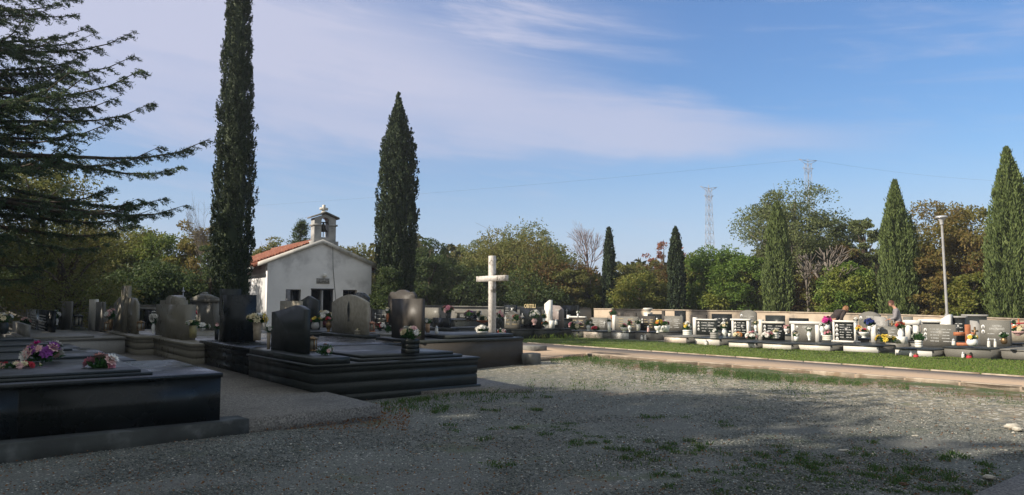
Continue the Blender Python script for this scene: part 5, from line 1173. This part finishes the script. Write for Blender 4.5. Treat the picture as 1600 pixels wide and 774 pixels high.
def cypress(label, u, vt, Y, prof, lf, size=.16, dens=1.0, vb=478, rag=.04, tall=1.0, asp=.5, z0=.1, group='tall cypresses around the cemetery'):
    """prof: list of (photo row, half width in photo px)"""
    seed = hash_(label); rng = np.random.default_rng(seed); X = XU(u, Y, 4); H_ = HZ(vt, Y)
    root = thing('cypress', label, 'cypress', (X, Y, 0), 0, group)
    zz = np.array([HZ(v, Y) for v, _ in prof][::-1]); rr_ = np.array([p*Y/f for _, p in prof][::-1])
    zz = np.concatenate([[z0], zz]); rr_ = np.concatenate([[rr_[0]*.85], rr_])
    prf = lambda z: np.interp(z, zz, rr_)
    area = np.trapezoid(2*math.pi*rr_, zz) if hasattr(np, 'trapezoid') else np.trapz(2*math.pi*rr_, zz)
    K = int(area*19*dens); z = rng.uniform(z0, H_, K*3); r = prf(z); keep = rng.uniform(0, rr_.max(), K*3) < r+.06; z = z[keep][:K]; K = len(z); r = prf(z)
    a = rng.uniform(0, 2*math.pi, K); k = (.84+.05*np.sin(a*5+z*.8)+.05*np.sin(a*9-z*1.7+2)+rag*rng.normal(size=K))*rng.uniform(.38, 1, K)**.45
    C = np.stack([r*k*np.cos(a), r*k*np.sin(a), z], 1); fh = rng.uniform(.25, .55, K)*(.6+.4*size/.16)*tall
    n = 34; tot = K*n; t = rng.uniform(0, 1, tot); P = np.repeat(C, n, axis=0); ar = np.repeat(a, n); F_ = np.minimum(np.repeat(fh, n), (H_+.05-np.repeat(z, n))*1.0)
    out = np.stack([np.cos(ar), np.sin(ar), np.zeros(tot)], 1)
    P = P+out*(t*.10)[:, None]*1.0+np.array([0, 0, 1])*(t*F_)[:, None]+rng.normal(size=(tot, 3))*((1-t)*.055+.012)[:, None]
    zr = np.repeat(z, n); P[:, :2] *= (1-.9*np.clip(t*F_/(H_-zr+.05), 0, 1))[:, None]; P[:, 2] = np.minimum(P[:, 2], H_+.1)
    T = out*.35+np.array([0, 0, 1.0])+rng.normal(size=(tot, 3))*(.42/tall)
    g = Geo().add(*cards(P, T, size*rng.uniform(.6, 1.4, tot), size*asp, rng))
    # inner twigs mass
    nz = 40; m = 18; zc = np.linspace(z0, H_-.3, nz); V = []
    for zi in zc:
        for j in range(m): q = 2*math.pi*j/m; rad = prf(zi)*(.42+.10*math.sin(q*5+zi*.8)+.05*math.sin(q*9-zi*1.7)); V.append((rad*math.cos(q), rad*math.sin(q), zi))
    Fq = [(i*m+j, i*m+(j+1) % m, (i+1)*m+(j+1) % m, (i+1)*m+j) for i in range(nz-1) for j in range(m)]
    g.add(V, Fq); g.build('crown', lf, root)
    Geo().tube([(0, 0, -.1), (0, 0, H_*.5), (0, 0, H_*.9)], [.18, .1, .03], 8).build('trunk', BARK, root)
    return root
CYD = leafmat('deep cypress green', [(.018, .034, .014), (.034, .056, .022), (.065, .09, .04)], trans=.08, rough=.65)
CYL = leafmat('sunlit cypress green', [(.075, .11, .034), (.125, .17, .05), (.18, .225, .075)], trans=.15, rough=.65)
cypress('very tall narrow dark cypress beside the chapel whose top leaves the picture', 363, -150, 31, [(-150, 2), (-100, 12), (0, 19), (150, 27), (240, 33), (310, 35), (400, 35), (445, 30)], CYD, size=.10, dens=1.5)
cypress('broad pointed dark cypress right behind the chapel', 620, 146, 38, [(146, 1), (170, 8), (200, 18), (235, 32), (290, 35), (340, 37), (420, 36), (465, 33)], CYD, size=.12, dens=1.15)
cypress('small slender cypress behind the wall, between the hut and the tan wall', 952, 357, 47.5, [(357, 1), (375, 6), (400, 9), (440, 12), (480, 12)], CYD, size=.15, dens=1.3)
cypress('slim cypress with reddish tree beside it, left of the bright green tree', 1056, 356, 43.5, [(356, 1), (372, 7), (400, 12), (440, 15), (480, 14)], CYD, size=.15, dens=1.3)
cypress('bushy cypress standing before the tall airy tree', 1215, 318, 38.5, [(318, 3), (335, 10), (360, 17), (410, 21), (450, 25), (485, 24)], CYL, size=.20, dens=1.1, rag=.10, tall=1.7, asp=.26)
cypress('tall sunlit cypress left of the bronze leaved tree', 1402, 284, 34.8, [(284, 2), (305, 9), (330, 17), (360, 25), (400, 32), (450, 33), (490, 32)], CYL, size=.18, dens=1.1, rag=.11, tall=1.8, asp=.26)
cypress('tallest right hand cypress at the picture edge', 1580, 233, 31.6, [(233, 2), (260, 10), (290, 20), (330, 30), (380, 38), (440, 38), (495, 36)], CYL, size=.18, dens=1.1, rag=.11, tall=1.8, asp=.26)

B = broadleaf
B('olive coloured tree with the widest crown in the middle, behind the cross', 805, 345, 180, 52, 'olive', K=150, per=190, size=.17)
B('sparse feathery tree top sticking out left of the wide olive tree', 742, 355, 70, 54, 'airy', K=34, per=60, z0f=.35, cl=.12)
B('thin crowned tree peeping above the wide olive tree', 828, 337, 75, 56, 'airy', K=40, per=50, z0f=.4, cl=.11)
B('dark tree touched with red leaves right of the wide olive tree', 855, 388, 130, 49, 'rust', K=100, per=160)
B('dark shaded tree directly right of the broad pointed cypress', 672, 360, 84, 47, 'dark', K=90, per=150)
B('dark low tree left of the cross', 718, 408, 120, 48, 'dark', K=100, per=150)
B('olive tree between the dark low tree and the wide olive tree', 762, 392, 90, 50, 'olive', K=80, per=150)
B('dark low tree behind the obelisk', 830, 425, 130, 48, 'dark', K=90, per=150)
B('mixed green bush left of the white hut', 884, 408, 60, 47.5, 'olive', K=60, per=140, name='bush')
B('yellow green bush between hut and slender cypress', 925, 428, 56, 48.5, 'yellow', K=60, per=140, name='bush')
B('olive tree right of the small slender cypress', 984, 388, 64, 48, 'olive', K=80, per=150)
B('orange tinged tree left of the slim cypress', 1020, 395, 74, 47, 'rust', K=80, per=140)
B('yellow leaved low tree before the orange tinged tree', 1000, 425, 90, 45, 'yellow', K=90, per=140)
B('thin red leaved tree top behind the slim cypress', 1038, 362, 60, 52, 'red', K=34, per=50, z0f=.5, cl=.11)
B('bright green dense tree with level top in the middle right', 1126, 374, 112, 45, 'green', K=150, per=190, size=.17)
B('green tree filling the gap right of the bright dense tree', 1168, 390, 80, 43, 'green', K=90, per=150)
B('yellowish tree left of the bright dense tree', 1088, 390, 56, 46, 'yellow', K=60, per=150)
B('tall airy tree with feathery layered crown below the right pylon', 1242, 276, 150, 43, 'airy', K=110, per=190, z0f=.30, cl=.155, flat=.85, size=.15, bark=GBARK, limbs=50)
B('second airy tree right of the tallest airy crown', 1300, 320, 90, 44, 'airy', K=70, per=150, z0f=.25, cl=.15, flat=.85, bark=GBARK, limbs=34)
B('reddish brown low tree between two cypresses', 1272, 420, 76, 38.5, 'rust', K=70, per=130)
B('olive scrub tree behind the reddish low tree', 1262, 385, 90, 42, 'olive', K=60, per=120)
B('dark green leafy tree behind the stooping person', 1325, 408, 92, 36.5, 'green', K=110, per=170)
B('slender feathery tree left of the tall sunlit cypress', 1352, 325, 56, 41, 'airy', K=46, per=100, z0f=.4, cl=.14)
B('rust coloured tree top behind the dark green leafy tree', 1322, 372, 70, 41, 'rust', K=50, per=110, z0f=.3)
B('large bronze leaved tree with rounded top behind the lamp post', 1488, 293, 150, 37.5, 'brown', K=170, per=190, size=.16, limbs=60)
B('bronze lower tree right of the tall sunlit cypress', 1450, 385, 74, 34.5, 'brown', K=80, per=150)
B('yellow green low tree right of the lamp post', 1512, 425, 86, 33.5, 'yellow', K=80, per=150)
B('rust low tree between lamp post and the right hand cypress', 1530, 385, 70, 35.5, 'rust', K=60, per=140)
B('green tree behind the tallest right hand cypress', 1612, 318, 110, 36, 'green', K=90, per=150)
B('tree beyond the right picture edge', 1690, 330, 140, 34, 'olive', K=80, per=130)
B('low olive tree peeping over the chapel roof right side', 552, 374, 90, 50, 'olive', K=70, per=130, size=.19)
B('leafy dark green bush before the broad pointed cypress', 606, 405, 42, 37, 'dark', K=70, per=240, size=.12, name='bush', cl=.26)
B('olive tree showing above the red roof left end', 424, 366, 80, 50, 'olive', K=70, per=140, size=.19)
B('yellow green tree left of the very tall cypress', 232, 334, 120, 46, 'yellow', K=110, per=160, size=.18)
B('brownish tree just left of the very tall cypress', 305, 342, 90, 45, 'brown', K=90, per=150, size=.18)
B('dark tree under the cedar boughs', 130, 350, 170, 44, 'olive', K=120, per=170, size=.2)
B('dark tree at the far left behind the cedar', 20, 350, 170, 43, 'dark', K=120, per=170, size=.2)
B('dark low tree by the wall left of the very tall cypress', 255, 405, 130, 42, 'dark', K=100, per=150, size=.18)
B('dark scrub by the wall between cedar and cypress', 190, 418, 110, 40.5, 'dark', K=90, per=140, size=.17, name='bush')
B('dark scrub by the wall beneath the cedar', 70, 410, 150, 40, 'dark', K=90, per=150, size=.17, name='bush')
B('dark leaning growth beside the very tall cypress', 330, 372, 60, 41, 'dark', K=60, per=110, size=.16)
# conifer above the chapel roof
def conifer(label, u, vt, wpx, Y):
    X = XU(u, Y, 3); h = HZ(vt, Y); w = wpx*Y/f; rng = np.random.default_rng(9); r = thing('fir_tree', label, 'fir tree', (X, Y, 0)); g = Geo(); gt = Geo(); gt.tube([(0, 0, 0), (0, 0, h)], [.2, .02], 6)
    for i in range(90):
        t = rng.uniform(.2, .99); L = w/2*(1-t)**.8*rng.uniform(.7, 1.25)+.2; a = rng.uniform(0, 6.28); d = np.array([math.cos(a), math.sin(a), .25]); p0 = np.array([0, 0, h*t]); n = 110
        s_ = rng.uniform(.15, 1, n); P = p0+d*(L*s_)[:, None]+rng.normal(size=(n, 3))*.11; g.add(*cards(P, d+rng.normal(size=(n, 3))*.5, .17, .05, rng)); gt.tube([p0, p0+d*L], [.03, .008], 4)
    g.build('crown', LF['dark'], r); gt.build('trunk', BARK, r)
conifer('small dark fir whose top shows left of the belfry', 468, 342, 74, 49)
# bare trees
def bare(label, u, vt, wpx, Y, m, seed, z0=1.5, thick=.05, deep=6):
    X = XU(u, Y, 3); h = HZ(vt, Y); w = wpx*Y/f; rng = np.random.default_rng(seed); r = thing('bare_tree', label, 'tree', (X, Y, 0)); g = Geo()
    def grow(p, d, L, rad, dep):
        q = p+d*L*.5+rng.normal(size=3)*L*.04; e = p+d*L; g.tube([p, q, e], [rad, rad*.85, rad*.68], 4 if dep > 1 else 5)
        if dep >= deep: return
        for _ in range(3 if dep < 5 else 2):
            nd = d+rng.normal(size=3)*np.array([.42, .42, .2]); nd[2] += .12; nd /= np.linalg.norm(nd); grow(e, nd, L*rng.uniform(.62, .85), rad*.62, dep+1)
    grow(np.array([0, 0, 0.]), np.array([0, 0, 1.]), h*.28, thick*2.2, 0); o = g.build('trunk', m, r)
    co = np.array([v.co for v in o.data.vertices]); k = (h)/co[:, 2].max(); kw = w/(np.percentile(co[:, 0], 98)-np.percentile(co[:, 0], 2)); o.scale = (kw, kw, k)
bare('leafless pinkish grey tree between the olive trees and the slender cypress', 925, 345, 62, 51, mat('pinkish bark', (.30, .22, .20), None, 9), 3, thick=.05)
bare('leafless twiggy tree touching the very tall cypress on its left', 322, 300, 40, 44, GBARK, 8, thick=.04)
bare('thin pale trunked tree between two sunlit cypresses', 1283, 385, 60, 37.5, GBARK, 5, thick=.06, deep=4)
bare('second thin pale trunked tree behind the stooping person', 1262, 395, 50, 37.8, GBARK, 12, thick=.05, deep=4)

# ---- the cedar at the left
def cedar():
    X, Y, H_ = -18.2, 22.5, 15.5; rng = np.random.default_rng(21)
    r = thing('cedar', 'huge dark cedar on the left with layered drooping boughs reaching over the graves', 'cedar', (X, Y, 0))
    gt = Geo(); gt.tube([(0, 0, -.1), (.1, 0, H_*.4), (0, .1, H_*.75), (0, 0, H_)], [.42, .32, .16, .04], 10)
    TT = []; 
    nb = 125; P_all = []; T_all = []
    for i in range(nb):
        t = (i+.5)/nb; z = 2.6+(H_-2.8)*t; a = i*2.39996+rng.normal()*.25
        if i % 2 == 0: a = rng.uniform(-1.25, .55)      # more boughs towards the open side
        lim = np.interp(z, [2.6, 3.6, 4.8, 5.6, 6.8, 8.2, 9.6, 13, 15.4], [4.6, 6.6, 9.0, 8.8, 7.7, 6.6, 5.6, 3.8, .8]); L = lim*rng.uniform(.66, .99)
        s_ = np.linspace(0, 1, 9); rise = rng.uniform(.0, .30)+.12*t; wob = rng.normal()*.25
        dirx, diry = math.cos(a), math.sin(a)
        pts = np.stack([dirx*L*s_-diry*wob*np.sin(s_*3)*.8, diry*L*s_+dirx*wob*np.sin(s_*3)*.8, z+L*(rise*s_-.30*s_**2+.22*s_**5)], 1)
        gt.tube(pts, list(np.linspace(.075*(L/6)+.015, .008, 9)), 5)
        nsub = int(L*7)
        for j in range(nsub):
            q = rng.uniform(.10, 1.0)**.8; base = np.array([np.interp(q, s_, pts[:, k]) for k in range(3)]); side = rng.choice([-1, 1])
            ang = a+side*rng.uniform(.45, 1.15); l2 = (.16+1.35*(1-q)*rng.uniform(.35, 1))*min(1, L/5)+.10
            d2 = np.array([math.cos(ang), math.sin(ang), rng.uniform(-.22, .06)])
            n2 = int(l2*30)+6; k2 = rng.uniform(0, 1, n2)**.85
            cpt = base+d2*(l2*k2)[:, None]+np.array([0, 0, -1])*(l2*.22*k2**2)[:, None]
            gt.tube([base, base+d2*l2*.5, base+d2*l2+np.array([0, 0, -l2*.22])], [.013, .009, .004], 3)
            for rep in range(2):
                off = rng.normal(size=(n2, 3))*np.array([.042, .042, .03]); P_all.append(cpt+off); T_all.append(d2+rng.normal(size=(n2, 3))*.75+np.array([0, 0, -.1]))
    P = np.concatenate(P_all); T = np.concatenate(T_all)
    Geo().add(*cards(P, T, .13*rng.uniform(.6, 1.3, len(P)), .028, rng)).build('crown', leafmat('cedar needles', [(.05, .085, .035), (.08, .125, .055), (.12, .17, .08)], trans=.35), r)
    gt.build('trunk', BARK, r); print('cedar cards', len(P))
cedar()
B('smaller green conifer like tree below the cedar boughs', 0, 0, 0, 0, 'olive', K=70, per=150, size=.11, world=(XU(110, 30, 3), 30, HZ(318, 30), 5.6), group='trees at the left edge')
# trees standing left of the yard whose shade falls over the foreground
for i, (x, y, h, w) in enumerate([(-16.5, -9, 15.5, 8.5), (-17, -2.5, 16, 8.5), (-17.5, 3.2, 13.8, 7.5), (-18, 8.5, 11.6, 7), (-19.5, 15.6, 11.5, 6.8), (-25, -6, 18, 10), (-26, 4, 15, 9), (-27, 12, 14, 9), (-16, -16, 16, 10), (-30, 22, 13, 9), (-28, 30, 11, 8), (-21.5, 11.8, 14, 7)]):
    B('large dark broadleaf tree standing left of the yard', 0, 0, 0, 0, 'dark', K=130, per=95, size=.5, world=(x, y, h, w), z0f=.12, group='trees left of the yard', cl=.17)
B('olive tree by the wall behind the cedar', 0, 0, 0, 0, 'olive', K=110, per=170, size=.17, world=(-22, 34.3, 9.0, 6), group='trees at the left edge')
# twig tip of another conifer poking in at the upper right
# woods farther back
rng = np.random.default_rng(77); n = 60000; u = rng.uniform(-250, 1900, n); Yw = rng.uniform(58, 78, n)
topz = 5.2+1.2*np.sin(u*.011)+.8*np.sin(u*.031+1)+.5*np.sin(u*.09); z = topz*rng.uniform(0, 1, n)**.7+rng.normal(size=n)*.2
P = np.stack([(u-800)/f*Yw, Yw, np.maximum(.1, z)], 1)
tag(Geo().add(*cards(P, rng.normal(size=(n, 3)), .7*rng.uniform(.6, 1.3, n), .4, rng)).build('woods', leafmat('far mixed leaves', [(.05, .06, .02), (.09, .09, .03), (.12, .09, .035)])), 'mass of far scrub and woods behind the separate trees', 'woods', kind='stuff')

# ---------------------------------------------------------------- sky, sun, camera
w = bpy.data.worlds.new('World'); SC.world = w; w.use_nodes = True
n = NT(w.node_tree); bg = w.node_tree.nodes['Background']
SX, SY, EL = -.92, -.39, R(30)
sk = n.n('ShaderNodeTexSky', sky_type='NISHITA', sun_disc=False, sun_elevation=EL, sun_rotation=math.atan2(SX, SY), air_density=1.0, dust_density=.6, ozone_density=2.2, altitude=100)
co = n.n('ShaderNodeTexCoord').outputs['Generated']; sx = n.n('ShaderNodeSeparateXYZ', i={0: co})
az = n.m('ARCTAN2', sx.outputs[0], sx.outputs[1]); el = sx.outputs[2]
cv = n.n('ShaderNodeCombineXYZ', i={0: n.m('MULTIPLY', az, 1.0), 1: n.m('MULTIPLY', n.m('ADD', el, n.m('MULTIPLY', az, .12)), 3.2), 2: 0.0}).outputs[0]
n1 = n.noise(cv, 2.6, 7, .58, .35); cv2 = n.n('ShaderNodeMapping', i={'Vector': cv, 'Rotation': (0, 0, .12), 'Scale': (.38, 1.25, 1)}).outputs[0]; n2 = n.noise(cv2, 9.0, 7, .62, .5)
cen = n.m('SUBTRACT', .249, n.m('MULTIPLY', az, .115)); hw = n.m('MAXIMUM', n.m('SUBTRACT', .066, n.m('MULTIPLY', az, .13)), .020)
q = n.m('DIVIDE', n.m('ABSOLUTE', n.m('SUBTRACT', el, cen)), hw)
q = n.m('ADD', q, n.m('MULTIPLY', n.m('SUBTRACT', n1, .5), 2.6)); q = n.m('ADD', q, n.m('MULTIPLY', n.m('SUBTRACT', n2, .5), 1.9))
band = n.m('MULTIPLY', n.ss(q, 1.5, .1), n.ss(az, .58, .18))
topc = n.m('MULTIPLY', n.m('MULTIPLY', n.ss(el, .24, .36), n.ss(az, .30, -.10)), n.ss(n.m('ADD', n.m('MULTIPLY', n1, .6), n.m('MULTIPLY', n2, .55)), .42, .72))
wisp = n.m('MULTIPLY', n.ss(n.m('ADD', n.m('MULTIPLY', n1, .5), n.m('MULTIPLY', n2, .5)), .50, .70), .38)
cl = n.m('MINIMUM', n.m('ADD', n.m('ADD', n.m('MULTIPLY', band, .74), n.m('MULTIPLY', topc, .72)), wisp), .88)
hz = n.ss(el, .20, .0)
hs_ = n.n('ShaderNodeHueSaturation', i={'Saturation': 1.45, 'Value': 1.24, 'Color': sk.outputs[0]})
c = n.mix(n.m('MULTIPLY', hz, .62), hs_.outputs[0], (3.7, 4.4, 6.9))
c = n.mix(.16, c, (4.0, 4.2, 8.0))
c = n.mix(cl, c, (5.1, 5.25, 6.7))
rear = n.m('MAXIMUM', n.ss(sx.outputs[1], .25, -.25), n.ss(el, .50, .80))   # unseen cloud overhead and behind, added to neutralise the blue ambient light
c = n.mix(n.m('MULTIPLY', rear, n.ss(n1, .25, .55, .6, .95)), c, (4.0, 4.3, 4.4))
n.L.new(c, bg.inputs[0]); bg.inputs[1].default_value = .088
sun = bpy.data.lights.new('sun', 'SUN'); sun.energy = 5.0; sun.angle = R(.53); sun.color = (1, .90, .76)
so = bpy.data.objects.new('sun', sun); COL.objects.link(so)
so.rotation_euler = Vector((SX*math.cos(EL), SY*math.cos(EL), math.sin(EL)*math.hypot(SX, SY))).to_track_quat('Z', 'Y').to_euler()
cam = bpy.data.cameras.new('camera'); co_ = bpy.data.objects.new('camera', cam); COL.objects.link(co_); SC.camera = co_
cam.sensor_width = 36; cam.lens = f/1600*36; cam.clip_end = 4000; cam.clip_start = .1
co_.location = (0, 0, CH); co_.rotation_euler = (R(90)+pit, 0, 0)
SC.view_settings.view_transform = 'Standard'; SC.view_settings.look = 'None'; SC.view_settings.exposure = .44; SC.view_settings.gamma = 1
SC.cycles.use_denoising = True; SC.cycles.max_bounces = 6; SC.cycles.transparent_max_bounces = 4; SC.cycles.sample_clamp_indirect = 4

# thin autumn air over the whole place
bm_ = Geo().box(-420, 420, -60, 420, -1.2, 62); hz_ = bm_.build('haze', [])
m = bpy.data.materials.new('pale air'); m.use_nodes = True; nt = m.node_tree; nt.nodes.remove(nt.nodes['Principled BSDF'])
pv = nt.nodes.new('ShaderNodeVolumePrincipled'); pv.inputs['Color'].default_value = (.86, .90, 1, 1); pv.inputs['Density'].default_value = .0008; pv.inputs['Anisotropy'].default_value = .1
nt.links.new(pv.outputs[0], nt.nodes['Material Output'].inputs['Volume']); hz_.data.materials.append(m)
tag(hz_, 'thin pale autumn haze over the cemetery and the far trees', 'haze', kind='stuff')
SC.cycles.volume_bounces = 0
